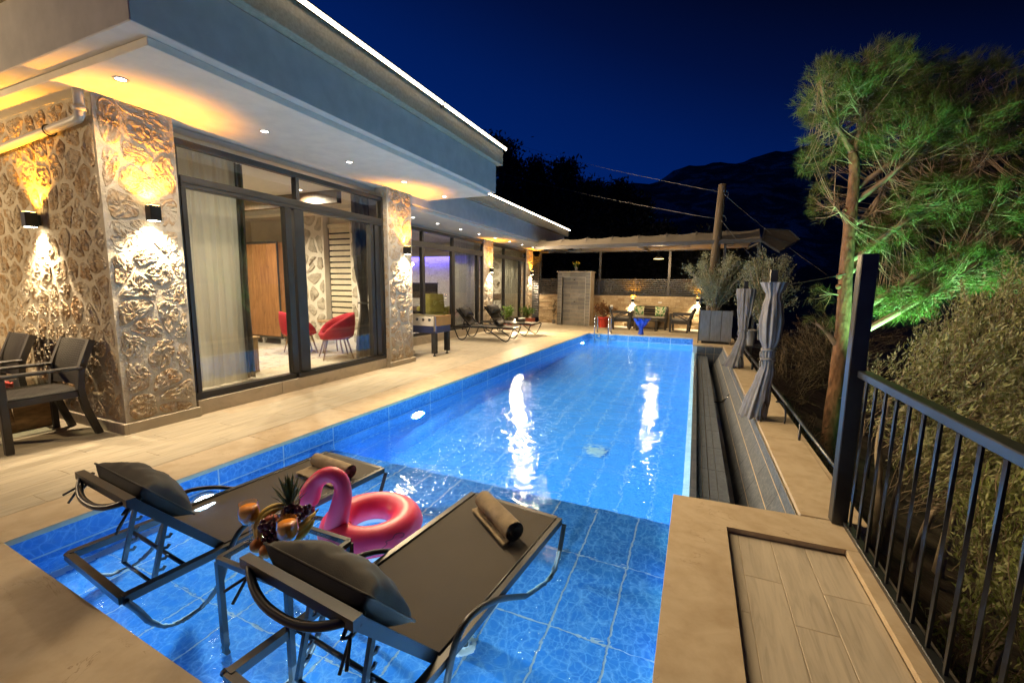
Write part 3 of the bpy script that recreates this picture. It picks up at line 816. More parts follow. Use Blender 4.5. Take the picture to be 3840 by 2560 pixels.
t = thing('pool_lamp', 'unseen pool lamp added under the near coping to brighten the shelf', 'pool lamp', (-.75, .775, -.30), PI/2, 'underwater pool lamps')  # unseen lamp, added for more light on the right of the shelf
part('lens', MB().cyl((.012, 0, 0), (.045, 0, 0), .085, 24, .07), 'lens_pool', t)
part('ring', MB().tube([(.016, .098*math.cos(a), .098*math.sin(a)) for a in [2*PI*j/24 for j in range(24)]], .012, 8, closed=True), 'white_plastic', t)
lamp('pool_light', 'AREA', (.06, 0, 0), L_POOL*.55, C_POOL, t, (1, 0, -.1), shape='DISK', size=.16, spread=PI)
# small floor inlets seen through the water
for i, (xx, yy) in enumerate(((-.93, 1.62), (-1.05, 5.2), (-.75, 8.4))):
    z0 = Z_SHELF if yy < 3 else Z_DEEP
    t = thing('floor_inlet', ['round white floor inlet under the front right lounger', 'pale square drain cover on the pool floor nearest the step', 'pale square drain cover on the pool floor farther off'][i], 'drain', (xx, yy, z0+.001))
    if i == 0:
        part('rim', MB().lathe([(.062, 0), (.062, .012), (.05, .018), (.012, .018), (0, .018)], n=24), 'white_plastic', t)
        part('grille', MB().tube([(.03*math.cos(2*PI*j/16), .03*math.sin(2*PI*j/16), .02) for j in range(16)], .005, 6, closed=True), 'grate', t)
    else:
        part('cover', MB().box((-.11, -.11, 0), (.11, .11, .012), .003), 'white_plastic', t)
        part('slot', MB().box((-.08, -.012, .012), (.08, .012, .016)), 'grate', t)

# ================================================================== THE VILLA
XF, XG = -4.76, -4.83                     # front faces of the stone piers, glass line
X2 = -5.95                                # glass line of the set-back block
villa = thing('villa', 'flat roofed stone and white villa with lit eaves left of pool', 'house', (-4.76, 2.1, 0))
cw = obj('corner_wall', MB().box((-9.5, 2.10, .0), (XF, 2.42, 3.0)).box((-5.02, 2.421, .0), (XF, 2.71, 3.0)), 'mortar', villa)
stone_face(cw, (XF, 2.12, .10), (0, 1, 0), (0, 0, 1), .575, 2.87, 36, 3, gap=.005, depth=.013, asp=1.25, seg=34, rings=8)
stone_face(cw, (-7.7, 2.10, .10), (1, 0, 0), (0, 0, 1), 2.92, 2.86, 165, 5, gap=.010, depth=.011, seg=26, asp=1.0, rings=8)
p2 = obj('pier', MB().box((-5.10, 5.79, 0), (-4.72, 6.43, 3.0)), 'mortar', villa)
stone_face(p2, (-4.72, 5.80, .08), (0, 1, 0), (0, 0, 1), .62, 2.90, 40, 11, gap=.008, depth=.016, seg=26, asp=1.2, rings=8)
stone_face(p2, (-4.85, 5.79, .10), (1, 0, 0), (0, 0, 1), .128, 2.85, 15, 12, gap=.010, depth=.010, seg=12)
p3 = obj('pier', MB().box((-6.3, 11.60, 0), (-5.90, 12.22, 2.8)), 'mortar', villa)
stone_face(p3, (-5.90, 11.62, .08), (0, 1, 0), (0, 0, 1), .58, 2.68, 36, 21, gap=.008, depth=.018, seg=16)
stone_face(p3, (-6.16, 11.60, .08), (1, 0, 0), (0, 0, 1), .255, 2.68, 20, 22, gap=.010, depth=.010, seg=10)
p4 = obj('pier', MB().box((-6.3, 15.10, 0), (-5.90, 15.74, 2.8)), 'mortar', villa)
stone_face(p4, (-5.90, 15.12, .08), (0, 1, 0), (0, 0, 1), .60, 2.68, 36, 31, gap=.008, depth=.018, seg=16)
stone_face(p4, (-6.18, 15.10, .08), (1, 0, 0), (0, 0, 1), .27, 2.68, 20, 32, gap=.010, depth=.010, seg=10)
obj('plinth', MB().box((-9.5, 2.07, 0), (XF+.032, 2.10, .10), .003).box((XF, 2.10, 0), (XF+.032, 2.74, .10), .003), 'plank_near', villa)
obj('plinth', MB().box((-4.85, 5.755, 0), (-4.688, 5.79, .085), .003).box((-4.72, 5.79, 0), (-4.688, 6.46, .085), .003), 'plank_near', villa)
obj('plinth', MB().box((-5.90, 11.59, 0), (-5.87, 12.24, .085), .003), 'plank_near', villa)
obj('plinth', MB().box((-5.90, 15.09, 0), (-5.87, 15.76, .085), .003), 'plank_near', villa)
for (a, b) in ((2.742, 3.74), (3.743, 4.74), (4.743, 5.752)):
    obj('sill', MB().box((-5.0, a, 0), (-4.775, b, .155), .004), 'plank_near', villa)
obj('sill', MB().box((-6.1, 6.44, 0), (-5.905, 11.59, .20), .004), 'plank_near', villa)
obj('sill', MB().box((-6.1, 12.24, 0), (-5.905, 15.09, .20), .004), 'plank_near', villa)
# eaves of the front block
obj('soffit', MB().box((-9.6, 1.87, 2.97), (-3.48, 7.0, 3.028), .004), 'soffit', villa)
obj('fascia', MB().box((-9.7, 1.73, 3.03), (-3.38, 7.10, 3.505), .006), 'plaster_white', villa)
obj('parapet', MB().box((-9.8, 1.63, 3.508), (-3.28, 7.18, 3.80), .006), 'parapet', villa)
obj('roof', MB().box((-9.6, 1.8, 3.80), (-3.4, 7.0, 3.82)), 'parapet', villa)
# eaves of the set-back block
obj('soffit', MB().box((-10.5, 6.45, 2.77), (-4.87, 16.0, 2.828), .004), 'soffit', villa)
obj('fascia', MB().box((-10.6, 6.44, 2.83), (-4.76, 16.1, 3.285), .006), 'plaster_white', villa)
obj('parapet', MB().box((-10.7, 7.2, 3.288), (-4.66, 16.3, 3.56), .006), 'parapet', villa)
obj('side_wall', MB().box((-5.97, 6.40, 0), (-5.11, 6.44, 2.97)), 'plaster_white', villa)
obj('back_wall', MB().box((-10.4, 15.76, 0), (-5.95, 15.9, 2.77)), 'plaster_white', villa)
# white drainpipe under the corner soffit
dp = obj('drainpipe', MB().tube(smooth_path([(-4.80, 2.035, 2.97), (-4.80, 2.035, 2.78), (-4.84, 2.035, 2.745), (-5.0, 2.035, 2.735), (-8.0, 2.035, 2.57)], 1), .036, 14), 'pipe', villa)
obj('collar', MB().cyl((-4.80, 2.035, 2.80), (-4.80, 2.035, 2.84), .043, 16), 'pipe', dp)
obj('bracket', MB().tube([(-5.33+.0*math.cos(a), 2.035+.046*math.cos(a), 2.712+.046*math.sin(a)) for a in [PI*2*j/14 for j in range(14)]], .006, 6, closed=True), 'frame', dp)

def window(y0, y1, xg, zs, zt, z1, z2, mull, lower, top_mull, bar=.06):
    """fixed and sliding glazing: frame bars and panes; lower = list of (y0,y1) panes"""
    wn = obj('window', MB().box((xg-.05, y0, zt), (xg+.03, y1, zt+.065), .004).box((xg-.05, y0, zs), (xg+.03, y1, zs+.075), .004)
             .box((xg-.05, y0, zs+.078), (xg+.03, y0+.04, zt-.002), .004).box((xg-.05, y1-.05, zs+.078), (xg+.03, y1, zt-.002), .004), 'frame', villa)
    obj('transom', MB().box((xg-.055, y0+.042, z1), (xg+.045, y1-.052, z2), .005).box((xg+.046, y0+.042, z1+.045), (xg+.052, y1-.052, z1+.055)), 'frame', wn)
    for (a, b) in mull:
        obj('mullion', MB().box((xg-.045, a, zs+.078), (xg+.042, b, z1-.002), .004), 'frame', wn)
    for a in top_mull: obj('mullion', MB().box((xg-.045, a-.028, z2+.002), (xg+.04, a+.028, zt-.002), .004), 'frame', wn)
    for (a, b) in lower: obj('pane', MB().box((xg-.004, a, zs+.08), (xg+.002, b, z1-.004)), 'glass', wn)
    tp = [y0+.045]+list(top_mull)+[y1-.055]
    for a, b in zip(tp, tp[1:]): obj('pane', MB().box((xg-.004, a+.005, z2+.004), (xg+.002, b-.005, zt-.004)), 'glass', wn)
    return wn
w1 = window(2.712, 5.788, XG, .158, 2.745, 2.345, 2.46, [(2.754, 2.80), (3.93, 4.02), (4.06, 4.21), (5.46, 5.53), (5.56, 5.66)], [(2.80, 3.93), (4.21, 5.46)], [4.14])
obj('track', MB().box((XG+.04, 4.0, .158), (XG+.055, 5.74, .215)).box((XG+.032, 2.72, .158), (XG+.039, 4.0, .17)), 'frame', w1)
w2 = window(6.95, 11.598, X2, .21, 2.63, 2.27, 2.40, [(8.45, 8.56), (9.78, 9.92), (11.2, 11.3)], [(7.0, 8.45), (8.56, 9.78), (9.92, 11.2)], [8.5, 9.85])
w3 = window(12.222, 15.098, X2, .21, 2.63, 2.29, 2.41, [(13.08, 13.17), (14.5, 14.62)], [(12.27, 13.08), (13.17, 14.5)], [13.12])

# rooms behind the glass ------------------------------------------
rm = obj('interior_room', MB().box((-9.4, 2.43, .06), (-4.96, 6.8, .14)), 'floor_in', villa)
obj('interior_wall', MB().box((-9.5, 6.80, .10), (-5.97, 6.90, 2.97)).box((-9.5, 2.43, .1), (-9.4, 6.8, 2.97)).box((-9.4, 2.425, .14), (-5.03, 2.44, 2.9)), 'wall_in', rm)
obj('interior_ceiling', MB().box((-9.4, 2.43, 2.90), (-4.96, 6.8, 2.965)), 'ceiling_in', rm)
obj('beam', MB().box((-9.3, 5.4, 2.70), (-5.4, 5.5, 2.898)), 'wenge', rm)
sp_ = obj('interior_pier', MB().box((-7.62, 6.62, .14), (-7.02, 6.80, 2.90)).box((-6.36, 6.66, .14), (-5.98, 6.80, 2.9)), 'wall_in', rm)
stone_face(sp_, (-7.62, 6.62, .2), (1, 0, 0), (0, 0, 1), .60, 2.65, 26, 41, gap=.03, depth=.03, mat='stone_pale', joined=True, seg=14)
stone_face(sp_, (-6.36, 6.66, .2), (1, 0, 0), (0, 0, 1), .38, 2.65, 18, 42, gap=.02, depth=.02, mat='stone_pale', joined=True, seg=12)
rm2 = obj('interior_room', MB().box((-10.2, 6.92, .1), (-6.02, 15.74, .19)), 'floor_in', villa)
obj('interior_ceiling', MB().box((-10.3, 6.92, 2.70), (-6.02, 15.74, 2.765)), 'ceiling_in', rm2)
obj('interior_wall', MB().box((-10.3, 6.92, .1), (-10.2, 15.74, 2.7)).box((-10.2, 11.50, .19), (-6.31, 11.62, 2.7)).box((-10.2, 15.0, .19), (-6.31, 15.1, 2.7)), 'wall_in', rm2)
bk = MB(); r_ = random.Random(4)
for j in range(24):
    x = -9.9-(j % 2)*.12
    while x < -6.35:
        l = r_.uniform(.18, .34); bk.box((x, 11.475-r_.uniform(.0, .016), .22+j*.083), (min(x+l, -6.33)-.004, 11.50, .22+j*.083+.078), .006); x += l
obj('brick', bk, 'white_brick', rm2, kind='stuff')
obj('led_cove', MB().box((-9.8, 11.40, 2.235), (-6.35, 11.43, 2.26)), 'led_blue', rm2)
obj('cove_pelmet', MB().box((-9.8, 11.36, 2.265), (-6.33, 11.498, 2.40)), 'ceiling_in', rm2)
obj('cladding', MB().box((-9.9, 14.985, .19), (-6.33, 15.0, 2.7)), 'wall_in', rm2)
stone_face(rm2, (-8.6, 14.985, .3), (1, 0, 0), (0, 0, 1), 2.25, 2.3, 50, 51, gap=.03, depth=.02, mat='stone_pale', joined=True, seg=12)

# ================================================================== LIGHT FITTINGS
def make_downlight(label, cat_group):
    t = thing('downlight', label, 'ceiling light', (0, 0, 0), 0, cat_group)
    part('ring', MB().lathe([(.034, -.004), (.05, -.006), (.052, 0), (.034, 0)], n=20), 'white_plastic', t)
    part('lens', MB().cyl((0, 0, -.003), (0, 0, .0), .034, 20), 'lens_down', t)
    lamp('downlight_beam', 'SPOT', (0, 0, -.02), L_DOWN, C_SPOT, t, (0, 0, -1), spot_size=math.radians(150), spot_blend=.9, shadow_soft_size=.03)
    return t
GD1, GD2 = 'downlights in the near eave', 'downlights in the far eave'
d0 = make_downlight('recessed downlight in the near eave, the one by the house corner', GD1)
d0.location = (-4.24, 2.07, 2.968)
for yy, lb in ((3.29, 'recessed downlight in the near eave above the curtained end of the window'), (4.48, 'recessed downlight in the near eave above the sliding window'), (5.62, 'recessed downlight in the near eave beside the second stone pier'), (6.77, 'recessed downlight in the near eave at its far tip')):
    dup(d0, (-4.24, yy, 2.968), 0, lb)
lb2 = ['partly hidden downlight in the far eave right behind the second pier', 'second downlight of the far eave from the near pier', 'third downlight of the far eave from the near pier', 'downlight in the far eave above the middle of the games window', 'downlight in the far eave just before the third pier', 'downlight in the far eave just past the third pier', 'downlight in the far eave above the last window', 'last downlight of the far eave beside the awning']
for yy, lb in zip((7.48, 8.39, 9.42, 10.4, 11.4, 12.45, 13.5, 14.5), lb2): dup(d0, (-5.44, yy, 2.768), 0, lb, GD2)
# interior ceiling lights
def make_room_light(label, loc, e):
    t = thing('room_downlight', label, 'ceiling light', loc, 0, 'lights inside the house')
    part('ring', MB().lathe([(.05, -.004), (.07, -.006), (.07, 0), (.05, 0)], n=16), 'white_plastic', t)
    part('lens', MB().cyl((0, 0, -.003), (0, 0, 0), .05, 16), 'lens_down', t)
    lamp('room_beam', 'SPOT', (0, 0, -.03), e, (1, .83, .60), t, (0, 0, -1), spot_size=math.radians(165), spot_blend=.6, shadow_soft_size=.05)
make_room_light('ceiling light inside the front room near the wardrobe', (-7.4, 4.9, 2.898), L_ROOM)
make_room_light('ceiling light inside the front room above the red chairs', (-6.0, 5.2, 2.898), L_ROOM)
make_room_light('ceiling light inside the front room near the curtain', (-6.6, 3.4, 2.898), L_ROOM*.8)
make_room_light('ceiling light inside the television room', (-7.8, 9.4, 2.698), L_ROOM*1.1)
make_room_light('ceiling light inside the last room', (-7.3, 13.4, 2.698), L_ROOM*1.1)
lamp('cove_glow', 'AREA', (-8.0, 11.34, 2.22), 26, (.16, .12, 1.0), None, (0, .75, -1), shape='RECTANGLE', size=3.2, size_y=.04)

def make_sconce():
    t = thing('wall_sconce', 'x', 'wall lamp', (0, 0, 0), 0, 'up and down lamps on the stone walls')
    part('body', MB().box((.02, -.044, -.068), (.108, .044, .068), .004), 'brass', t)
    part('bracket', MB().box((-.005, -.03, -.05), (.02, .03, .05)), 'brass', t)
    part('upper_lens', MB().box((.030, -.034, .0685), (.098, .034, .071)), 'lens_up', t)
    part('lower_lens', MB().box((.030, -.034, -.071), (.098, .034, -.0685)), 'lens_dn', t)
    lamp('up_beam', 'SPOT', (.066, 0, .085), L_SCONCE_UP, C_AMBER, t, (-.16, 0, 1), spot_size=math.radians(115), spot_blend=.8, shadow_soft_size=.025)
    lamp('down_beam', 'SPOT', (.066, 0, -.085), L_SCONCE_DN, C_WARM, t, (-.16, 0, -1), spot_size=math.radians(110), spot_blend=.8, shadow_soft_size=.025)
    return t
s0 = make_sconce(); s0.location = (XF+.02, 2.435, 2.03); s0['label'] = 'black up and down lamp on the front face of the corner pier'
dup(s0, (-5.85, 2.08, 1.97), -PI/2, 'black up and down lamp on the side wall above the rattan chairs')
dup(s0, (-4.70, 6.20, 1.99), 0, 'black up and down lamp on the pier before the foosball table')
dup(s0, (-5.88, 11.97, 1.87), 0, 'black up and down lamp on the pier behind the two loungers')
dup(s0, (-5.88, 15.50, 1.90), 0, 'black up and down lamp on the last pier beside the louvres')

# LED strips on the parapets
def led_strip(label, x, y0, y1, z, cuts):
    t = thing('led_strip', label, 'strip light', (x, y0, z), 0, 'strip lights on the parapets')
    obj('profile', MB().box((x-.02, y0, z+.002), (x+.062, y1, z+.011)).box((x+.0275, y0, z-.039), (x+.0395, y1, z-.0345)).box((x+.020, y0, z-.039), (x+.027, y1, z+.0015)), 'frame', t)
    for a, b in zip(cuts, cuts[1:]): obj('diffuser', MB().box((x+.028, a+.012, z-.034), (x+.056, b-.012, z), .003), 'led', t)
    for c in cuts[1:-1]: obj('clip', MB().box((x+.002, c-.011, z-.07), (x+.058, c+.011, z+.001)), 'frame', t)
    lamp('led_light', 'AREA', (.064, (y1-y0)/2, -.026), L_LED*(y1-y0), C_LED, t, (1, 0, -.12), shape='RECTANGLE', size=.045, size_y=y1-y0, spread=PI)
led_strip('glowing white strip light along the near roof edge', -3.28, 1.6, 7.22, 3.80, (1.6, 5.165, 7.22))
led_strip('glowing white strip light along the far, lower roof edge', -4.66, 7.2, 16.35, 3.56, (7.2, 16.35))

# ================================================================== INSIDE THE FRONT ROOM
t = thing('wardrobe', 'tall knotty wood wardrobe with dark edging inside the front room', 'wardrobe', (-8.6, 6.4, .14))
obj('carcass', MB().box((-9.2, 6.17, .30), (-7.78, 6.78, 2.22), .004), 'wardrobe', t)
for (a, b) in ((-9.195, -8.5), (-8.495, -7.80)): obj('door', MB().box((a, 6.15, .31), (b, 6.168, 2.19), .003), 'wardrobe', t)
obj('edge_trim', MB().box((-9.2, 6.145, 2.195), (-7.77, 6.165, 2.24)).box((-7.795, 6.145, .30), (-7.765, 6.166, 2.193)).box((-9.2, 6.147, .265), (-7.77, 6.20, .298)), 'frame', t)
for xx in (-9.0, -8.4, -7.85): obj('foot', MB().box((xx-.03, 6.2, .14), (xx+.03, 6.26, .265)), 'steel', t)
def curtain_sheet(y0, y1, x, z0, z1, waves, amp, seed, taper=0.0):
    r = random.Random(seed); ph = [r.uniform(0, 6) for _ in range(4)]
    def fn(u, v):
        y = y0+(y1-y0)*u+taper*v*(.5-u)
        d = amp*(math.sin(u*waves*2*PI+ph[0])+.5*math.sin(u*waves*3.7*PI+ph[1]+v))*(.6+.5*v)
        return (x+d, y+.01*math.sin(v*5+u*20), z1+(z0-z1)*v)
    return MB().grid(fn, 120, 14, True)
t = thing('sheer_curtain', 'pale sheer curtain hanging behind the left window pane', 'curtain', (-5.2, 3.2, .15))
obj('cloth', curtain_sheet(2.80, 3.62, -5.25, .17, 2.86, 7, .016, 1), 'sheer', t)
obj('drape', curtain_sheet(3.60, 3.78, -5.32, .17, 2.86, 3, .03, 2), 'curtain_dark', t)
t = thing('tied_curtain', 'dark grey curtain tied back at the right window edge', 'curtain', (-5.1, 5.6, .15))
def tied(u, v):
    k = 1-.62*math.exp(-((v-.66)/.16)**2)
    y = 5.62+(u-.5)*.42*k+.05*(v > .66)*0; return (-5.12+.03*math.sin(u*26)*(.5+k), y, 2.86-2.68*v)
obj('cloth', MB().grid(tied, 60, 30, True), 'curtain_dark', t)
obj('tie', MB().tube([(-5.12+.06*math.cos(a), 5.62+.10*math.sin(a), 1.09) for a in [2*PI*j/14 for j in range(14)]], .015, 6, closed=True), 'curtain_dark', t)
t = thing('zebra_blind', 'striped cream roller blind inside beside the stone pier', 'blind', (-6.7, 6.75, .9))
obj('cassette', MB().box((-7.0, 6.70, 2.52), (-6.37, 6.78, 2.60), .01), 'blind_solid', t)
for j in range(16):
    obj('band', MB().box((-6.99, 6.745, 2.43-j*.115), (-6.38, 6.75, 2.515-j*.115)), 'blind_solid', t)
obj('window_frame', MB().box((-7.03, 6.76, .5), (-6.985, 6.798, 2.6)).box((-6.385, 6.76, .5), (-6.36, 6.798, 2.6)).box((-6.98, 6.788, .5), (-6.39, 6.796, 2.5)), 'frame', t)
def tub_chair(name, loc, rz, label):
    t = thing(name, label, 'chair', loc, rz, 'red tub chairs inside the front room')
    part('seat', MB().grid(lambda u, v: (.27*math.cos(2*PI*u)*min(1, v*1.25)*(1 if v < .8 else 1-(v-.8)*.6), .27*math.sin(2*PI*u)*min(1, v*1.25)*(1 if v < .8 else 1-(v-.8)*.6), .43 if v < .8 else .43-(v-.8)*.45), 28, 10, True, True), 'red_fabric', t)
    def shell(u, v):     # v goes round the section, u round the back
        a = PI*(-.28+1.56*u); h = .42+.36*math.sin(PI*min(1, max(0, u)))**.7*1.0
        c = 2*PI*v; thick = .038; base = .36; hz = (h+base)/2+(h-base)/2*math.sin(c); rr = .285+thick*math.cos(c)+.035*((hz-base)/.4)
        return (rr*math.cos(a), rr*math.sin(a)*.95, hz)
    part('backrest', MB().grid(shell, 36, 14, True, True), 'red_fabric', t)
    for (sx, sy) in ((1, 1), (1, -1), (-1, 1), (-1, -1)):
        part('leg', MB().tube([(sx*.15, sy*.15, .36), (sx*.24, sy*.24, .0)], [.018, .010], 8), 'oak_leg', t)
tub_chair('tub_chair', (-5.60, 5.45, .14), math.radians(-35), 'red tub chair nearer the glass, right of the little table')
tub_chair('tub_chair', (-6.55, 5.55, .14), math.radians(150), 'red tub chair farther inside, left of the little table')
t = thing('side_table', 'small round pale table between the two red chairs', 'table', (-6.05, 5.85, .14))
part('tabletop', MB().lathe([(0, .575), (.26, .575), (.265, .59), (.26, .605), (0, .605)], n=28), 'oak_leg', t)
for j in range(3): part('leg', MB().tube([(.08*math.cos(2.1*j), .08*math.sin(2.1*j), .575), (.2*math.cos(2.1*j), .2*math.sin(2.1*j), 0)], .013, 8), 'oak_leg', t)
t = thing('wooden_cabinet', 'low pine cabinet standing by the sheer curtain inside', 'cabinet', (-5.75, 3.9, .14))
obj('carcass', MB().box((-6.3, 3.83, .16), (-5.60, 4.05, .63), .004), 'cabinet', t)
obj('top', MB().box((-6.32, 3.81, .632), (-5.58, 4.07, .66), .004), 'cabinet', t)
for j in range(4): obj('plank', MB().box((-5.598, 3.835+j*.053, .18), (-5.592, 3.883+j*.053, .62), .002), 'cabinet', t)
tag(obj('remote_box', MB().box((-5.75, 3.88, .661), (-5.66, 3.97, .70), .01), 'white_plastic'), 'small white box lying on the pine cabinet', 'box')
tag(obj('rug', MB().box((-7.8, 3.3, .142), (-5.15, 6.0, .15), .003), 'rug'), 'faded patterned rug on the floor of the front room', 'rug')
# television room
t = thing('television', 'black television on the white brick wall behind glass', 'television', (-8.1, 11.4, 1.2))
obj('screen', MB().box((-8.75, 11.43, 1.02), (-7.45, 11.46, 1.45), .006), 'tv', t)
obj('bezel', MB().box((-8.77, 11.44, 1.0), (-7.43, 11.465, 1.02)).box((-8.77, 11.44, 1.45), (-7.43, 11.465, 1.47)), 'blackrub', t)
t = thing('media_cabinet', 'brown cabinet below the television', 'cabinet', (-8.1, 11.3, .19))
obj('carcass', MB().box((-9.2, 11.05, .28), (-7.2, 11.46, .72), .004), 'wenge', t)
for xx in (-9.1, -8.2, -7.3): obj('leg', MB().box((xx-.03, 11.1, .19), (xx+.03, 11.16, .28)), 'wenge', t)
obj('drawer_front', MB().box((-8.55, 11.03, .32), (-7.25, 11.05, .68), .003), 'wenge', t)
t = thing('armchair', 'olive green wing armchair seen through the games window', 'armchair', (-7.0, 10.6, .19), 0.3)
part('seat', MB().box((-.34, -.32, .16), (.34, .34, .44), .05), 'green_fabric', t)
part('backrest', MB().grid(lambda u, v: ((u-.5)*.72*(1-.12*v), -.36-.10*v+.05*math.cos((u-.5)*PI)*0-.0-.10*abs(u-.5)*-2, .36+.60*v), 12, 8).grid(lambda u, v: ((u-.5)*.72*(1-.12*v), -.25-.08*v+.2*abs(u-.5), .36+.60*v), 12, 8, True, True).grid(lambda u, v: ((u-.5)*.634, -.46+v*.13+.2*abs(u-.5), .96), 12, 2), 'green_fabric', t)
for sx in (-1, 1): part('armrest', MB().box((sx*.40-.06, -.30, .16), (sx*.40+.06, .30, .60), .04), 'green_fabric', t)
for (a, b) in ((.28, .28), (-.28, .28), (.28, -.26), (-.28, -.26)): part('leg', MB().tube([(a, b, .16), (a*1.1, b*1.1, 0)], .018, 6), 'oak_leg', t)
t = thing('sheer_curtain', 'pale sheer curtain gathered at the far end of games window', 'curtain', (-6.2, 10.7, .2))
obj('cloth', curtain_sheet(10.3, 11.45, -6.17, .22, 2.66, 9, .03, 5), 'sheer', t)
t = thing('sheer_curtain', 'pale sheer curtain behind the last window by the louvres', 'curtain', (-6.2, 14.2, .2))
obj('cloth', curtain_sheet(13.5, 14.95, -6.17, .22, 2.66, 9, .03, 6), 'sheer', t)
t = thing('upholstered_bench', 'white printed panel on a dark stand in the last room', 'furniture', (-7.0, 14.9, .19))
obj('panel', MB().box((-7.9, 14.86, .35), (-6.62, 14.92, .90), .01), 'art', t)
obj('shelf', MB().box((-8.1, 14.80, .91), (-6.55, 14.93, 1.10), .005), 'wenge', t)
for xx in (-7.8, -6.7): obj('leg', MB().box((xx-.03, 14.86, .19), (xx+.03, 14.92, .35)), 'wenge', t)
t = thing('wall_ornament', 'small dark ornament on the stone wall of the last room', 'ornament', (-6.95, 14.94, 1.52))
part('hook', MB().sphere((0, 0, 0), .035, 8, 6), 'blackrub', t); part('arm', MB().tube([(0, 0, 0), (-.05, -.03, -.04), (-.09, -.03, -.10)], .018, 6), 'blackrub', t)

# ================================================================== POOLSIDE FURNITURE
def cushion_mb(w_, h_, th, seed, n=18):
    r = random.Random(seed)
    mb = MB()
    def f(sg):
        def fn(u, v):
            a, b = abs(2*u-1), abs(2*v-1)
            edge = max(0, (1-a**2.6))**.5*max(0, (1-b**2.3))**.5
            pin = 1-.09*(b**2)*(1-a)*0-.0
            x = (u-.5)*w_*(1-.07*(1-b**2)*a**4); y = (v-.5)*h_*(1-.10*(1-a**2)*b**4)
            wr = .009*math.sin(u*30+2.5*math.sin(v*3)+2*noise.noise(Vector((u*3, v*3, seed))))*(b**2.5)*edge**.5*(1-.6*a)+.012*noise.noise(Vector((u*4, v*4, seed)))*edge+.005*noise.noise(Vector((u*14, v*9, seed)))
            return (x, y, sg*(th*.5*edge+wr*(1 if sg > 0 else .4)))
        return fn
    mb.grid(f(1), n*2, n, True); mb.grid(f(-1), n*2, n, True, True)
    mb.tube([(((u)-.5)*w_*(1-.07*(1-abs(2*v-1)**2)*abs(2*u-1)**4), (v-.5)*h_*(1-.10*(1-abs(2*u-1)**2)*abs(2*v-1)**4), 0) for (u, v) in
             [(i/12, 0) for i in range(12)]+[(1, i/8) for i in range(8)]+[(1-i/12, 1) for i in range(12)]+[(0, 1-i/8) for i in range(8)]], .005, 6, closed=True)
    return mb
LL = 1.61
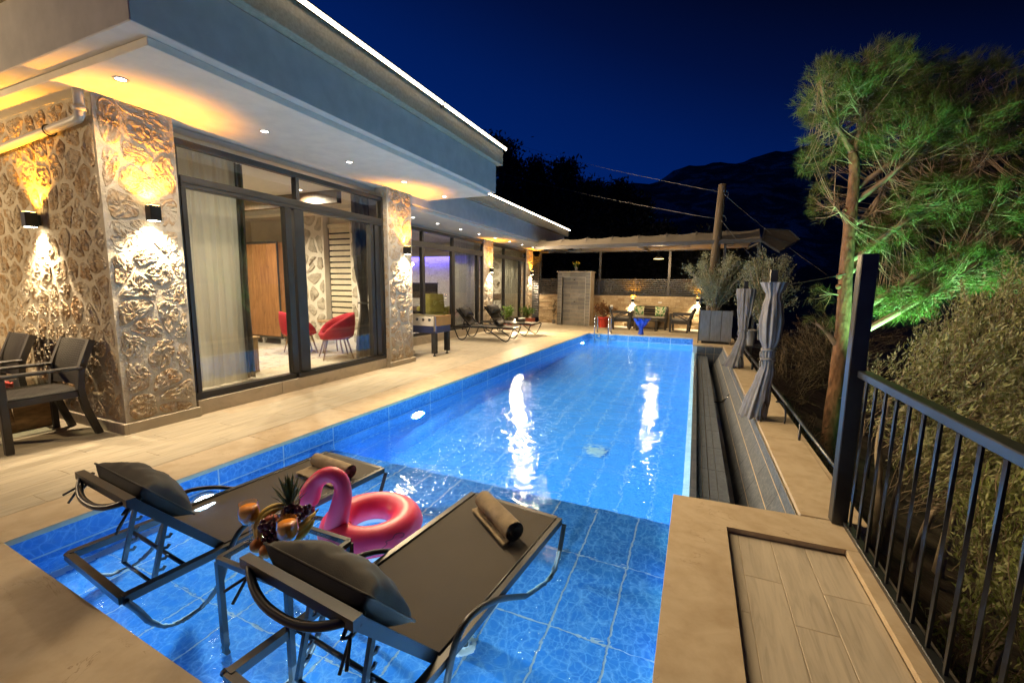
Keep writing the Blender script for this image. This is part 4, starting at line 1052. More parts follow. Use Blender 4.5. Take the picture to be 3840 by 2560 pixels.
def make_lounger():
    t = thing('sun_lounger', 'x', 'sun lounger', (0, 0, 0), 0, 'sun loungers')
    zb = .35
    fr = MB()
    for sx in (-1, 1): fr.tube([(sx*.325, 0, zb), (sx*.325, LL, zb)], .019, square=True)
    fr.tube([(-.33, 0, zb-.002), (.33, 0, zb-.002)], .017, square=True).tube([(-.305, LL-.004, zb), (.305, LL-.004, zb)], .017, square=True)
    part('frame', fr, 'dark_frame', t)
    part('crossbar', MB().tube([(-.306, .27, zb-.01), (.306, .27, zb-.01)], .011, 8), 'dark_frame', t)
    part('crossbar', MB().tube([(-.306, .47, zb-.02), (.306, .47, zb-.02)], .011, 8), 'dark_frame', t)
    for sx in (-1, 1):
        X = sx*.358
        pth = smooth_path([(X, -.0, zb), (X, .05, .26), (X, .13, .05), (X, .21, .016), (X, .30, .03), (X, .37, .13), (X, .43, .29), (X, .475, .40), (X, .54, .455), (X, .64, .445), (X, .80, .385), (X, 1.06, .22), (X, 1.33, .045), (X, 1.42, .016), (X, 1.475, .05), (X, 1.54, .18), (X, LL, .335)], 2)
        part('leg', MB().tube(pth, .0145, 10), 'dark_frame', t)
    part('sling', MB().grid(lambda u, v: ((u-.5)*.615, .44+v*(LL-.46), zb+.016-.014*math.sin(PI*v)*math.sin(PI*u)), 8, 24).grid(lambda u, v: ((u-.5)*.615, .44+v*(LL-.46), zb+.012-.014*math.sin(PI*v)*math.sin(PI*u)), 8, 24, True, True), 'sling', t)
    for sx in (-1, 1): part('hem', MB().tube([(sx*.308, .445, zb+.017), (sx*.308, LL-.02, zb+.017)], .007, 6), 'black_metal', t)
    # raised backrest
    H = Vector((0, .44, zb+.005)); Tp = Vector((0, .075, zb+.43)); d = (Tp-H)
    nrm = Vector((0, d.z, -d.y)).normalized()      # faces the sitter
    bf = MB()
    for sx in (-1, 1): bf.tube([(sx*.280, H.y, H.z), (sx*.280, Tp.y, Tp.z)], .021, square=True)
    bf.tube([(-.262, H.y, H.z), (.262, H.y, H.z)], .012, 8)
    part('backrest_frame', bf, 'dark_frame', t)
    part('back_sling', MB().grid(lambda u, v: ((u-.5)*.53, H.y+d.y*(.02+.97*v), H.z+d.z*(.02+.97*v)-.004), 6, 8).grid(lambda u, v: ((u-.5)*.53, H.y+d.y*(.02+.97*v)-.003, H.z+d.z*(.02+.97*v)-.007), 6, 8, True, True), 'sling', t)
    part('top_hem', MB().tube([Tp+Vector((-.302, 0, 0)), Tp+Vector((.302, 0, 0))], .019, square=True), 'dark_frame', t)
    bow = [Tp+Vector((x_, 0, 0))-nrm*.085*(1-(abs(x_)/.27)**2.4)-d.normalized()*.0 for x_ in [(-.27+.54*i/18) for i in range(19)]]
    part('head_bow', MB().tube(bow, .0155, 10), 'dark_frame', t)
    # toothed props
    for sx in (-1, 1):
        A = H+d*.52+Vector((sx*.17, 0, 0)); B = Vector((sx*.17, .17, zb-.09))
        pr = MB().tube([A, B], .010, square=True)
        dv = (B-A); pv = Vector((0, -dv.z, dv.y)).normalized()
        for k in range(4):
            q = A+dv*(.30+.17*k); pr.tube([q, q+pv*.032, q+pv*.040+dv.normalized()*-.016], .006, square=True)
        part('prop', pr, 'black_metal', t)
    part('prop_bar', MB().tube([(-.17, .17, zb-.09), (.17, .17, zb-.09)], .009, 8), 'black_metal', t)
    pc = Tp-d*.26+nrm*.072+Vector((.02, 0, 0))
    Y = d.normalized(); mt = Matrix((Vector((1, 0, 0)), Y, nrm)).transposed().to_4x4(); mt.translation = pc
    pl = part('pillow', cushion_mb(.56, .30, .20, 3).xf(mt), 'pillow', t)
    for sx in (-1, 1):
        q = Tp-d*.06+Vector((sx*.275, 0, 0))
        st = MB().tube([q+nrm*.03, q+Vector((sx*.022, -.01, .01)), q-nrm*.04, q-nrm*.05+Vector((-sx*.03, 0, -.01)), q+Vector((-sx*.035, 0, 0)), q+nrm*.03], .008, 6)
        st.tube([q-nrm*.04, q-nrm*.09+Vector((sx*.05, -.02, -.01))], .006, 5).tube([q-nrm*.04, q-nrm*.07+Vector((sx*.01, -.03, -.06))], .006, 5)
        part('strap', st, 'pillow', pl)
    return t
lg = make_lounger(); GL = 'sun loungers around the pool'
lg.location = (-2.665, .981, -.4); lg.rotation_euler = (0, 0, math.radians(-5.5)); lg['label'] = 'black sun lounger standing in the shallow water beside the left pool wall'; lg['group'] = GL
dup(lg, (-1.19, .857, -.4), math.radians(-5.97), 'black sun lounger in the shallow water nearest the camera, rolled towel across its foot', GL)
dup(lg, (-5.74, 9.82, 0), math.radians(-82.5), 'nearer of the two dark loungers on the deck before the far pier', GL)
dup(lg, (-5.72, 11.50, 0), math.radians(-95), 'farther of the two dark loungers on the deck, beside the potted plants', GL)

def rolled_towel(name, label, loc, rz, L, R, mat, tilt=0, flap=.16):
    t = thing(name, label, 'towel', loc, rz, 'rolled towels')
    sp = []
    for i in range(70):
        a = i*.30; r_i = R*(1-.86*i/70); sp.append((r_i*math.cos(-a+PI/2*3), r_i*math.sin(-a+PI/2*3)+R))
    path = [(-flap, .004)]+[(-flap*.5, .003)]+sp
    def fn(u, v):
        k = v*(len(path)-1); i = min(int(k), len(path)-2); f = k-i
        y = path[i][0]*(1-f)+path[i+1][0]*f; z = path[i][1]*(1-f)+path[i+1][1]*f
        return ((u-.5)*L+.006*math.sin(v*30), y, z+.004*noise.noise(Vector((u*9, v*30, 2)))+.006)
    part('roll', MB().grid(fn, 24, 150, True), mat, t)
    part('outer_wrap', MB().grid(lambda u, v: ((u-.5)*(L-.004), (R+.002)*math.cos(2*PI*v)*1.0, R+.006+(R+.002)*math.sin(2*PI*v)+.003*noise.noise(Vector((u*8, v*9, 5)))), 24, 28, True, True), mat, t)
    part('flap', MB().grid(lambda u, v: ((u-.5)*L*(1+.02*v), -.01-flap*v, .013+.004*noise.noise(Vector((u*6, v*4, 9)))+.012*(1-v)**3), 20, 8).grid(lambda u, v: ((u-.5)*L*(1+.02*v), -.01-flap*v, .002), 20, 8, True, True), mat, t)
    return t
rolled_towel('rolled_towel', 'beige rolled towel on the foot of the left lounger in the pool', (-2.475, 2.33, -.03), math.radians(-8), .42, .048, 'towel')
rolled_towel('rolled_towel', 'beige rolled towel lying across the nearest lounger', (-1.02, 2.20, -.03), math.radians(-38), .42, .055, 'towel', flap=.07)
rolled_towel('rolled_towel', 'grey rolled towel on the nearer deck lounger', (-4.62, 9.98, .37), math.radians(98), .42, .06, 'towel_grey', flap=.05)
rolled_towel('rolled_towel', 'grey rolled towel on the farther deck lounger', (-4.60, 11.4, .37), math.radians(86), .42, .06, 'towel_grey', flap=.05)

# glass table in the water
TZ = .17
t = thing('side_table', 'black metal side table with glass top standing in the shallow pool', 'side table', (-1.69, 1.30, -.4))
xa, xb, ya, yb = -1.915, -1.475, 1.125, 1.470
fr = MB()
for (p, q) in (((xa, ya), (xb, ya)), ((xb, ya), (xb, yb)), ((xb, yb), (xa, yb)), ((xa, yb), (xa, ya))): fr.tube([(*p, TZ-.012), (*q, TZ-.012)], .012, square=True)
obj('frame', fr, 'dark_frame', t)
for (px, py) in ((xa, ya), (xb, ya), (xb, yb), (xa, yb)): obj('leg', MB().tube([(px, py, TZ-.02), (px, py, -.399)], .012, square=True), 'dark_frame', t)
obj('glass_top', MB().box((xa+.013, ya+.013, TZ-.010), (xb-.013, yb-.013, TZ-.003)), 'table_glass', t)
def goblet(loc, label):
    t = thing('juice_glass', label, 'glass', loc, 0, 'glasses of orange juice')
    part('bowl', MB().lathe([(.040, .200), (.0455, .165), (.045, .130), (.032, .104), (.011, .092), (.0045, .084), (.004, .03), (.008, .008), (.030, .003), (.031, 0), (0, 0)], n=28), 'cup_glass', t)
    part('juice', MB().lathe([(0, .178), (.0405, .178), (.0435, .160), (.0425, .131), (.030, .108), (.0, .098)], n=24), 'juice', t)
    return t
goblet((-1.888, 1.262, TZ), 'glass of orange juice at the left of the fruit bowl')
goblet((-1.604, 1.240, TZ), 'glass of orange juice in front of the fruit bowl')
# fruit
bc = Vector((-1.742, 1.330, TZ))
t = thing('fruit_bowl', 'shallow clear glass bowl of fruit on the pool table', 'bowl', bc)
part('bowl', MB().lathe([(.04, .0), (.06, .004), (.095, .022), (.108, .040), (.105, .041), (.085, .022), (.04, .008), (0, .006)], n=36), 'cup_glass', t)
part('handle', MB().tube([(.110+.016*math.cos(a), .03, .042+.016*math.sin(a)) for a in [2*PI*j/12 for j in range(12)]], .003, 6, closed=True), 'cup_glass', t)
fx = lambda a, b, c=0.: (bc.x+a, bc.y+b, bc.z+c)
camr = Vector((.919, .394, 0)); camf = Vector((-.39, .92, 0))
def fp(r_, f_, z_): return bc+camr*r_+camf*f_+Vector((0, 0, z_))
def banana(p0, p1, p2, label):
    P = [Vector(p0)*(1-u)**2+Vector(p1)*2*u*(1-u)+Vector(p2)*u*u for u in [i/12 for i in range(13)]]
    R = [.006, .011, .0155, .0175, .0185, .019, .019, .019, .0185, .017, .0145, .010, .005]
    t = thing('banana', label, 'fruit', P[0], 0, 'bananas in the bowl')
    obj('fruit', MB().tube(P, R, 9), 'banana', t); obj('stem', MB().tube([P[-1], P[-1]+(P[-1]-P[-3]).normalized()*.018], .0045, 6), 'twig', t)
banana(fp(-.10, -.06, .05), fp(-.145, .02, .16), fp(-.02, .07, .155), 'banana standing at the left side of the bowl')
banana(fp(-.075, -.075, .05), fp(-.13, .0, .14), fp(-.03, .05, .145), 'second banana against the left one')
banana(fp(.02, -.085, .035), fp(.10, -.06, .045), fp(.135, .02, .10), 'lowest banana at the right of the bowl')
banana(fp(.03, -.06, .06), fp(.10, -.03, .08), fp(.13, .05, .125), 'upper banana at the right of the bowl')
banana(fp(.01, -.07, .05), fp(.08, -.06, .065), fp(.13, .0, .115), 'middle banana at the right of the bowl')
def ball(nm, label, p, r_, mat, sc_=(1, 1, .93)):
    t = thing(nm, label, 'fruit', p, 0)
    part('fruit', MB().sphere((0, 0, 0), r_, 18, 12, sc_), mat, t); part('stem', MB().tube([(0, 0, r_*.85), (.004, 0, r_*.85+.012)], .003, 5), 'twig', t)
ball('orange', 'orange at the lower left of the bowl', fp(-.075, -.09, .038), .034, 'orange')
ball('orange', 'orange at the front of the bowl below the grapes', fp(-.018, -.115, .030), .034, 'orange')
ball('apple', 'red apple behind the grapes in the bowl', fp(-.055, -.01, .105), .038, 'apple')
ball('pear', 'green pear under the right bananas', fp(.045, -.10, .035), .033, 'pear', (1, 1, 1.1))
def grapes(label, c, n, sx, sy, sz, seed):
    r = random.Random(seed); t = thing('grape_bunch', label, 'fruit', c, 0, 'bunches of red grapes')
    me = MB().sphere((0, 0, 0), .0125, 9, 6).mesh('grape'); me.materials.append(M['grape'])
    for i in range(n):
        u, v = r.uniform(-1, 1), r.uniform(-1, 1); k = 1-.55*max(0, -v)
        o = part('grape', me, 'grape', t, (camr*(u*sx*k)+camf*(r.uniform(-1, .2)*sy)+Vector((0, 0, v*sz))))
        s = r.uniform(.85, 1.15); o.scale = (s, s, s*1.1)
    part('stem', MB().tube([(0, 0, sz*.6), (0, .01, sz+.03)], .003, 5), 'twig', t)
grapes('large bunch of red grapes hanging over the bowl front', fp(-.02, -.06, .085), 62, .045, .035, .055, 3)
grapes('bunch of red grapes behind beside the pineapple', fp(.055, .035, .135), 44, .050, .03, .035, 5)
t = thing('pineapple', 'pineapple with a spiky crown behind the fruit', 'fruit', fp(.0, .06, .0))
part('body', MB().lathe([(0, .0), (.03, .01), (.046, .05), (.048, .09), (.040, .13), (.022, .15), (0, .155)], n=20), 'pineapple', t)
for j in range(46):
    k = j/46; a = j*2.4; tilt = .78*(1-k)+.05; L = .055+.075*math.sin(PI*min(1, k*1.0+.15)); z0 = .135+.10*k
    d = Vector((math.cos(a)*math.sin(tilt), math.sin(a)*math.sin(tilt), math.cos(tilt)))
    b = Vector((math.cos(a)*.012*(1-k), math.sin(a)*.012*(1-k), z0)); s = d.cross(Vector((0, 0, 1))).normalized()*.0085
    up = Vector((0, 0, 1)); m1 = b+d*L*.5+up*.004; tp = b+d*L+up*(.02*(k)-.012*(1-k))
    part('leaf', MB().add([b-s, b+s, m1+s*.9, m1-s*.9, tp, m1-up*.005], [(0, 1, 2, 5), (0, 5, 3), (3, 5, 4), (5, 2, 4)]), 'pineapple_leaf', t)

# inflatable flamingo ring
RC = Vector((-1.80, 1.985, -.105))
t = thing('flamingo_ring', 'pink inflatable flamingo swim ring floating beside the table', 'pool float', RC)
part('tube_ring', MB().grid(lambda u, v: ((.215+.098*math.cos(2*PI*v)*(1+.01*math.sin(u*60)*0))*math.cos(2*PI*u), (.215+.098*math.cos(2*PI*v))*math.sin(2*PI*u), .098*math.sin(2*PI*v)), 64, 24, True, True), 'pink', t)
nk = [(-1.925, 1.80, -.14), (-1.905, 1.790, -.05), (-1.885, 1.805, .04), (-1.868, 1.82, .13), (-1.868, 1.828, .195), (-1.885, 1.825, .245), (-1.925, 1.815, .272), (-1.972, 1.797, .268), (-2.012, 1.777, .238), (-2.040, 1.758, .190), (-2.052, 1.745, .135), (-2.050, 1.738, .09)]
nkp = smooth_path(nk, 2); n_ = len(nkp)
rad = []
for i in range(n_):
    u = i/(n_-1); rad.append(.078-.031*min(1, u*2.6) if u < .72 else .047+.013*math.sin((u-.72)*PI/.28*.9)-.010*max(0, (u-.9)/.1))
part('neck', MB().tube([p-RC for p in nkp], rad, 20), 'pink', t)
bk_ = [(-2.050, 1.738, .10), (-2.046, 1.736, .065), (-2.034, 1.737, .038), (-2.016, 1.742, .020), (-1.998, 1.748, .010)]
part('beak', MB().tube([Vector(p)-RC for p in smooth_path(bk_, 2)], [.040, .039, .036, .034, .033, .031, .029, .027, .026, .024, .022, .018, .013, .006][:len(smooth_path(bk_, 2))]+[.006]*max(0, len(smooth_path(bk_, 2))-14), 14), 'beak', t)
hd = Vector((-2.047, 1.752, .150))-RC
part('eye', MB().sphere(hd+Vector((.012, -.047, .0)), .012, 10, 8), 'blackrub', t)
part('valve', MB().cyl((-.085, -.13, .02), (-.07, -.118, .058), .013, 10), 'pink_seam', t)
def on_ring(u, v, o=.0012): return ((.215+(.098+o)*math.cos(v))*math.cos(u), (.215+(.098+o)*math.cos(v))*math.sin(u), (.098+o)*math.sin(v))
wl = smooth_path([on_ring(-1.75, .0), on_ring(-1.4, -.15), on_ring(-1.0, .15), on_ring(-.75, .05), on_ring(-.55, .3), on_ring(-.62, .5), on_ring(-.45, .45), on_ring(-.40, .7), on_ring(-.2, .55), on_ring(-.22, .3), on_ring(-.3, .35)], 3)
part('wing_line', MB().tube(wl, .0022, 5), 'pink_seam', t)
part('wing_line', MB().tube(smooth_path([on_ring(-1.9, -.45), on_ring(-1.4, -.55), on_ring(-1.0, -.35), on_ring(-.6, -.1)], 3), .0018, 5), 'pink_seam', t)
part('wing_line', MB().tube(smooth_path([on_ring(1.9, .6), on_ring(1.5, .85), on_ring(1.2, .7), on_ring(1.0, 1.0)], 3), .0018, 5), 'pink_seam', t)
part('seam', MB().tube([on_ring(2*PI*i/80, 0, .001) for i in range(80)], .0022, 5, closed=True), 'pink', t)
part('underside', MB().grid(lambda u, v: ((.215+.099*math.cos(PI*(1.12+.76*v)))*math.cos(2*PI*u), (.215+.099*math.cos(PI*(1.12+.76*v)))*math.sin(2*PI*u), .0985*math.sin(PI*(1.12+.76*v))), 48, 10, True, True), 'white_vinyl', t)

# foosball table
t = thing('foosball_table', 'foosball table with orange end panel beside the stone pier', 'games table', (-5.2, 7.33, 0))
x0, x1, y0, y1 = -5.86, -4.62, 7.02, 7.60
obj('side_panel', MB().box((x0, y0, .60), (x1-.03, y0+.025, .78), .004), 'silver_panel', t)
obj('side_panel', MB().box((x0, y1-.025, .60), (x1-.03, y1, .78), .004), 'silver_panel', t)
obj('end_panel', MB().box((x1-.028, y0+.012, .60), (x1, y1-.012, .80), .004), 'orange_panel', t)
obj('end_panel', MB().box((x0-.002, y0+.012, .60), (x0+.026, y1-.012, .80), .004), 'orange_panel', t)
obj('corner_trim', MB().box((x1-.045, y0-.004, .50), (x1+.004, y0+.011, .795)), 'steel', t)
obj('apron', MB().box((x0+.02, y0+.01, .46), (x1-.015, y1-.01, .598), .004), 'navy_panel', t)
obj('playfield', MB().box((x0+.03, y0+.03, .66), (x1-.03, y1-.03, .67)), 'green_fabric', t)
obj('glass_top', MB().box((x0+.02, y0+.02, .84), (x1-.10, y1-.02, .848)), 'glass', t)
for i in range(8):
    xx = x1-.14-i*.145
    rd = obj('rod', MB().tube([(xx, y0-.03, .725), (xx, y1+.09, .725)], .008, 8), 'steel', t)
    obj('bearing', MB().cyl((xx, y0-.012, .725), (xx, y0+.002, .725), .028, 14), 'blackrub', rd)
for (px, py) in ((x0+.07, y0+.06), (x1-.07, y0+.06), (x0+.07, y1-.06), (x1-.07, y1-.06)):
    l = obj('leg', MB().box((px-.05, py-.04, .06), (px+.05, py+.04, .459), .004), 'blackrub', t)
    obj('foot', MB().lathe([(0, 0), (.032, 0), (.032, .015), (.014, .022), (.014, .059)], (px, py, 0), 14), 'blackrub', l)

# rattan armchairs and glass table by the side wall
def rattan_chair(loc, rz, label):
    t = thing('rattan_chair', label, 'chair', loc, rz, 'black rattan chairs by the side wall')
    part('seat', MB().grid(lambda u, v: ((u-.5)*.50, (v-.5)*.50, .435+.012*math.sin(PI*u)*math.sin(PI*v)), 10, 10).box((-.25, -.25, .37), (.25, .25, .43), .006), 'rattan', t)
    wv = MB()
    for i in range(26): wv.box((-.245, -.245+i*.0192, .447), (.245, -.245+i*.0192+.009, .4495))
    part('weave', wv, 'rattan', t, kind='stuff')
    part('backrest', MB().grid(lambda u, v: ((u-.5)*.46, -.235-.10*v**1.5-.02*math.cos((u-.5)*PI), .47+.40*v), 10, 10, True, True).grid(lambda u, v: ((u-.5)*.46, -.255-.10*v**1.5-.02*math.cos((u-.5)*PI), .47+.40*v), 10, 10), 'rattan', t)
    wb = MB()
    for i in range(20):
        for j in range(9):
            v = i/20; X = -.20+j*.05; yb = -.234-.10*v**1.5-.02*math.cos(X/.46*PI)
            wb.add([(X-.02, yb, .48+v*.39), (X+.02, yb, .49+v*.39), (X+.02, yb+.002, .497+v*.39), (X-.02, yb+.002, .487+v*.39)], [(0, 1, 2, 3)])
    part('weave', wb, 'rattan', t, kind='stuff')
    for sx in (-1, 1):
        part('leg', MB().box((sx*.255-.025, .205, 0), (sx*.255+.025, .255, .615), .006), 'rattan', t)
        part('leg', MB().tube([(sx*.245, -.345, .0), (sx*.245, -.27, .26), (sx*.245, -.245, .44), (sx*.245, -.265, .62), (sx*.24, -.36, .87)], .024, square=True), 'rattan', t)
        part('armrest', MB().box((sx*.255-.03, -.27, .617), (sx*.255+.03, .27, .645), .008), 'rattan', t)
    return t
rattan_chair((-5.275, 1.67, 0), math.radians(180), 'black rattan armchair nearest the camera by the side wall')
rattan_chair((-6.22, 1.62, 0), math.radians(177), 'black rattan armchair farther left against the side wall')
t = thing('glass_table', 'low rattan table with glass top between the two armchairs', 'table', (-5.75, 1.65, 0))
obj('glass_top', MB().box((-5.94, 1.35, .44), (-5.56, 1.95, .452)), 'table_glass', t)
obj('frame', MB().box((-5.93, 1.36, .40), (-5.57, 1.385, .438)).box((-5.93, 1.915, .40), (-5.57, 1.94, .438)).box((-5.595, 1.386, .40), (-5.57, 1.914, .438)).box((-5.93, 1.386, .40), (-5.905, 1.914, .438)), 'rattan', t)
for (a, b) in ((-5.915, 1.375), (-5.585, 1.375), (-5.915, 1.925), (-5.585, 1.925)): obj('leg', MB().box((a-.02, b-.02, 0), (a+.02, b+.02, .399)), 'rattan', t)
t = thing('wooden_stool', 'brown wooden step stool with a grip hole under the table', 'stool', (-5.95, 1.75, 0))
obj('panel', MB().add([(-6.22, 1.62, 0), (-5.70, 1.66, 0), (-5.78, 1.66, .36), (-6.14, 1.62, .36), (-6.22, 1.66, 0), (-5.70, 1.70, 0), (-5.78, 1.70, .36), (-6.14, 1.66, .36)], [(0, 1, 2, 3), (7, 6, 5, 4), (0, 4, 5, 1), (1, 5, 6, 2), (2, 6, 7, 3), (3, 7, 4, 0)]), 'card', t)
obj('panel', MB().box((-5.735, 1.70, 0), (-5.715, 1.98, .30)), 'card', t)
obj('top', MB().box((-6.18, 1.62, .362), (-5.74, 2.0, .385), .004), 'card', t)
obj('grip_hole_shade', MB().sphere((-5.93, 1.635, .24), .07, 14, 8, (1.3, .25, .5)), 'blackrub', t)  # solid dark oval standing in for the shade inside the hole
t = thing('red_beads', 'small red trinkets lying on the glass table', 'ornament', (-5.75, 1.7, .453))
for j in range(6): part('bead', MB().sphere((j*.025-.05, .01*math.sin(j*2), .012), .013, 8, 6), 'red_pot', t)

# ================================================================== BACK TERRACE
YB = 15.80
t = thing('stone_wall', 'low wall of pale split stone behind the seating corner', 'wall', (-2.7, YB, 0))
obj('core', MB().box((-5.62, YB, 0), (.16, YB+.2, 1.10)), 'split_stone', t)
bk = MB(); r_ = random.Random(9)
for j in range(11):
    x = -5.62
    while x < .15:
        l = r_.uniform(.14, .36); bk.box((x, YB-r_.uniform(.004, .040), .005+j*.1), (min(x+l, .16)-.005, YB, .1+j*.1-.004), .005); x += l
obj('split_stone', bk, 'split_stone', t, kind='stuff')
obj('cap', MB().box((-5.63, YB-.03, 1.102), (.17, YB+.22, 1.125), .003), 'slat_grey', t)
tag(obj('wall_switch', MB().box((-1.20, YB-.03, .86), (-1.08, YB-.021, .93), .003), 'white_plastic'), 'small white switch plate on the back stone wall', 'switch')
t = thing('slat_fence', 'grey horizontal slat fence on top of the stone wall', 'fence', (-2.7, YB+.1, 1.125))
posts = (-5.62, -3.30, -.90, .60)
for px in posts: obj('post', MB().box((px-.04, YB+.06, 1.126), (px+.04, YB+.14, 2.66), .003), 'slat_grey', t)
for j in range(8):
    for a, b in zip(posts, posts[1:]):
        obj('slat', MB().box((a+.041, YB+.07, 1.145+j*.072), (b-.041, YB+.10, 1.145+j*.072+.045), .004), 'slat_grey', t)
obj('top_rail', MB().box((-5.66, YB+.05, 2.662), (.64, YB+.15, 2.72), .003), 'slat_grey', t)
obj('bracket', MB().box((-2.03, YB+.055, 1.135), (-1.99, YB+.069, 1.72)), 'slat_grey', t)
t = thing('louvre_screen', 'tall dark louvre screen between the last pier and wall', 'screen', (-5.75, YB-.02, 0))
obj('frame', MB().box((-5.89, YB-.04, .18), (-5.865, YB+.02, 2.62)).box((-5.645, YB-.04, .18), (-5.622, YB+.02, 2.62)), 'slat_grey', t)
for j in range(26): obj('slat', MB().add([(-5.864, YB-.045, .22+j*.09), (-5.646, YB-.045, .22+j*.09), (-5.646, YB-.0, .285+j*.09), (-5.864, YB-.0, .285+j*.09), (-5.864, YB-.045, .212+j*.09), (-5.646, YB-.045, .212+j*.09), (-5.646, YB-.0, .277+j*.09), (-5.864, YB-.0, .277+j*.09)], [(0, 1, 2, 3), (7, 6, 5, 4), (4, 5, 1, 0), (3, 2, 6, 7)]), 'slat_grey', t)
# outdoor shower of grey tiles
t = thing('outdoor_shower', 'grey tiled outdoor shower niche with a stone cap', 'shower', (-4.0, 15.2, 0))
SX0, SX1, SY = -4.68, -3.46, 15.10
obj('core', MB().box((SX0+.01, SY+.01, 0), (SX0+.18, YB-.03, 1.915)).box((SX1-.18, SY+.01, 0), (SX1-.01, YB-.03, 1.915)).box((SX0+.18, SY+.01, 1.735), (SX1-.18, YB-.03, 1.915)).box((SX0+.18, SY+.13, 0), (SX1-.18, YB-.03, 1.735)), 'grout_tan', t)
obj('cap', MB().box((SX0-.03, SY-.03, 1.916), (SX1+.03, YB-.02, 1.945), .003), 'marble', t)
for j in range(16):
    z0 = .005+j*.119
    for (a, b) in ((SX0+.01, SX0+.178), (SX1-.178, SX1-.01)): obj('tile', MB().box((a+.002, SY, z0), (b-.002, SY+.009, z0+.109), .002), 'grey_tile', t)
for a in (0, 1, 2): obj('tile', MB().box((SX0+.182+a*.287, SY, 1.74), (SX0+.182+a*.287+.283, SY+.009, 1.91), .002), 'grey_tile', t)
for j in range(12):
    z0 = .005+j*.1445; xs_ = [SX0+.18, SX0+.18+(.29 if j % 2 else .57), SX1-.18]
    for a, b in zip(xs_, xs_[1:]): obj('tile', MB().box((a+.003, SY+.120, z0), (b-.005, SY+.129, z0+.134), .002), 'grey_tile', t)
obj('edge_trim', MB().box((SX0+.171, SY-.004, 0), (SX0+.180, SY+.128, 1.735)).box((SX1-.180, SY-.004, 0), (SX1-.171, SY+.128, 1.735)).box((SX0+.18, SY-.004, 1.727), (SX1-.18, SY+.128, 1.735)).box((SX1-.006, SY-.004, 0), (SX1+.006, SY+.012, 1.915)), 'pipe', t)
sh = obj('shower_head', MB().tube([(-4.05, SY+.12, 1.66), (-4.05, SY+.02, 1.66), (-4.05, SY+.0, 1.64)], .010, 8).cyl((-4.05, SY, 1.64), (-4.05, SY, 1.625), .045, 16), 'steel', t)
obj('tap', MB().cyl((-4.05, SY+.12, .86), (-4.05, SY+.07, .86), .025, 12), 'steel', t)
def leafy(name, label, cat, loc, spread, height, n, L, W, mat, seed, stems=9, group=None, droop=.3, pot=None, up=.8):
    r = np.random.default_rng(seed); t = thing(name, label, cat, loc, 0, group)
    z0 = 0.0
    if pot:
        z0 = pot[1]
        part('pot', MB().lathe([(pot[0]*.72, 0), (pot[0]*.97, pot[1]*.9), (pot[0]*1.05, pot[1]*.9), (pot[0]*1.05, pot[1]), (pot[0]*.92, pot[1]), (pot[0]*.9, pot[1]*.92), (0, pot[1]*.9)], n=20) if pot[2] == 'round' else MB().box((-pot[0], -pot[0]*.7, 0), (pot[0], pot[0]*.7, pot[1]*.93), .012).box((-pot[0]*1.04, -pot[0]*.74, pot[1]*.93), (pot[0]*1.04, pot[0]*.74, pot[1]), .006), pot[3], t)
    st = MB(); P = []; D_ = []
    for i in range(stems):
        a = r.uniform(0, 2*PI); s = r.uniform(.2, 1)*spread; h = height*r.uniform(.6, 1.0)
        p = [Vector((.02*math.cos(a), .02*math.sin(a), z0-.02)), Vector((s*.4*math.cos(a), s*.4*math.sin(a), z0+h*.6)), Vector((s*math.cos(a), s*math.sin(a), z0+h*(1-droop*s/spread*.6)))]
        p = smooth_path(p, 2); st.tube(p, [.006*(1-.6*k/len(p)) for k in range(len(p))], 5)
        for k in range(n//stems):
            q = p[min(len(p)-1, int(len(p)*r.uniform(.3, 1.0)))]; P.append(tuple(q+Vector(r.normal(size=3))*.03)); D_.append(tuple(Vector(r.normal(size=3))+Vector((math.cos(a)*.6, math.sin(a)*.6, up*.5))))
    part('stem', st, 'twig', t)
    P = np.array(P); D_ = np.array(D_); V = leaf_quads(P, D_, r.uniform(.6, 1.2, len(P))*L, r.uniform(.7, 1.2, len(P))*W)
    soup('foliage', V, 4, mat, t, None, (0, 0, 0))
    return t
fl = leafy('flower_pot', 'small pot of yellow flowers on top of the shower', 'plant', (-4.05, 15.3, 1.945), .13, .20, 60, .07, .03, 'green_leaf', 61, 7, None, .1, (.06, .13, 'round', 'plastic_grey'))
fr_ = random.Random(3)
for j in range(9):
    a = fr_.uniform(0, 6.3); rr = fr_.uniform(.03, .15)
    part('flower', MB().sphere((rr*math.cos(a), rr*math.sin(a), .26+fr_.uniform(0, .09)), .028, 8, 6, (1, 1, .6)), 'yellow_petal', fl)
leafy('potted_plant', 'rusty red bushy plant in a red pot beside the shower', 'plant', (-2.93, 15.0, 0), .42, .50, 520, .11, .045, 'rust_leaf', 62, 18, None, .5, (.20, .36, 'round', 'red_pot'))
leafy('potted_plant', 'green plant in a terracotta trough by the last pier', 'plant', (-5.55, 14.35, 0), .26, .42, 360, .10, .035, 'green_leaf', 63, 14, None, .3, (.24, .26, 'box', 'terracotta'))
leafy('potted_plant', 'light green leafy plant behind the deck loungers', 'plant', (-5.55, 12.6, 0), .24, .50, 320, .12, .04, 'green_leaf', 64, 12, None, .3, (.17, .26, 'round', 'terracotta'))
leafy('dried_bundle', 'narrow bundle of dark stems standing left of the shower', 'plant', (-4.93, 15.55, 0), .07, .80, 160, .09, .02, 'shrub_leaf', 65, 10, None, 0, (.07, .14, 'round', 'plastic_grey'))
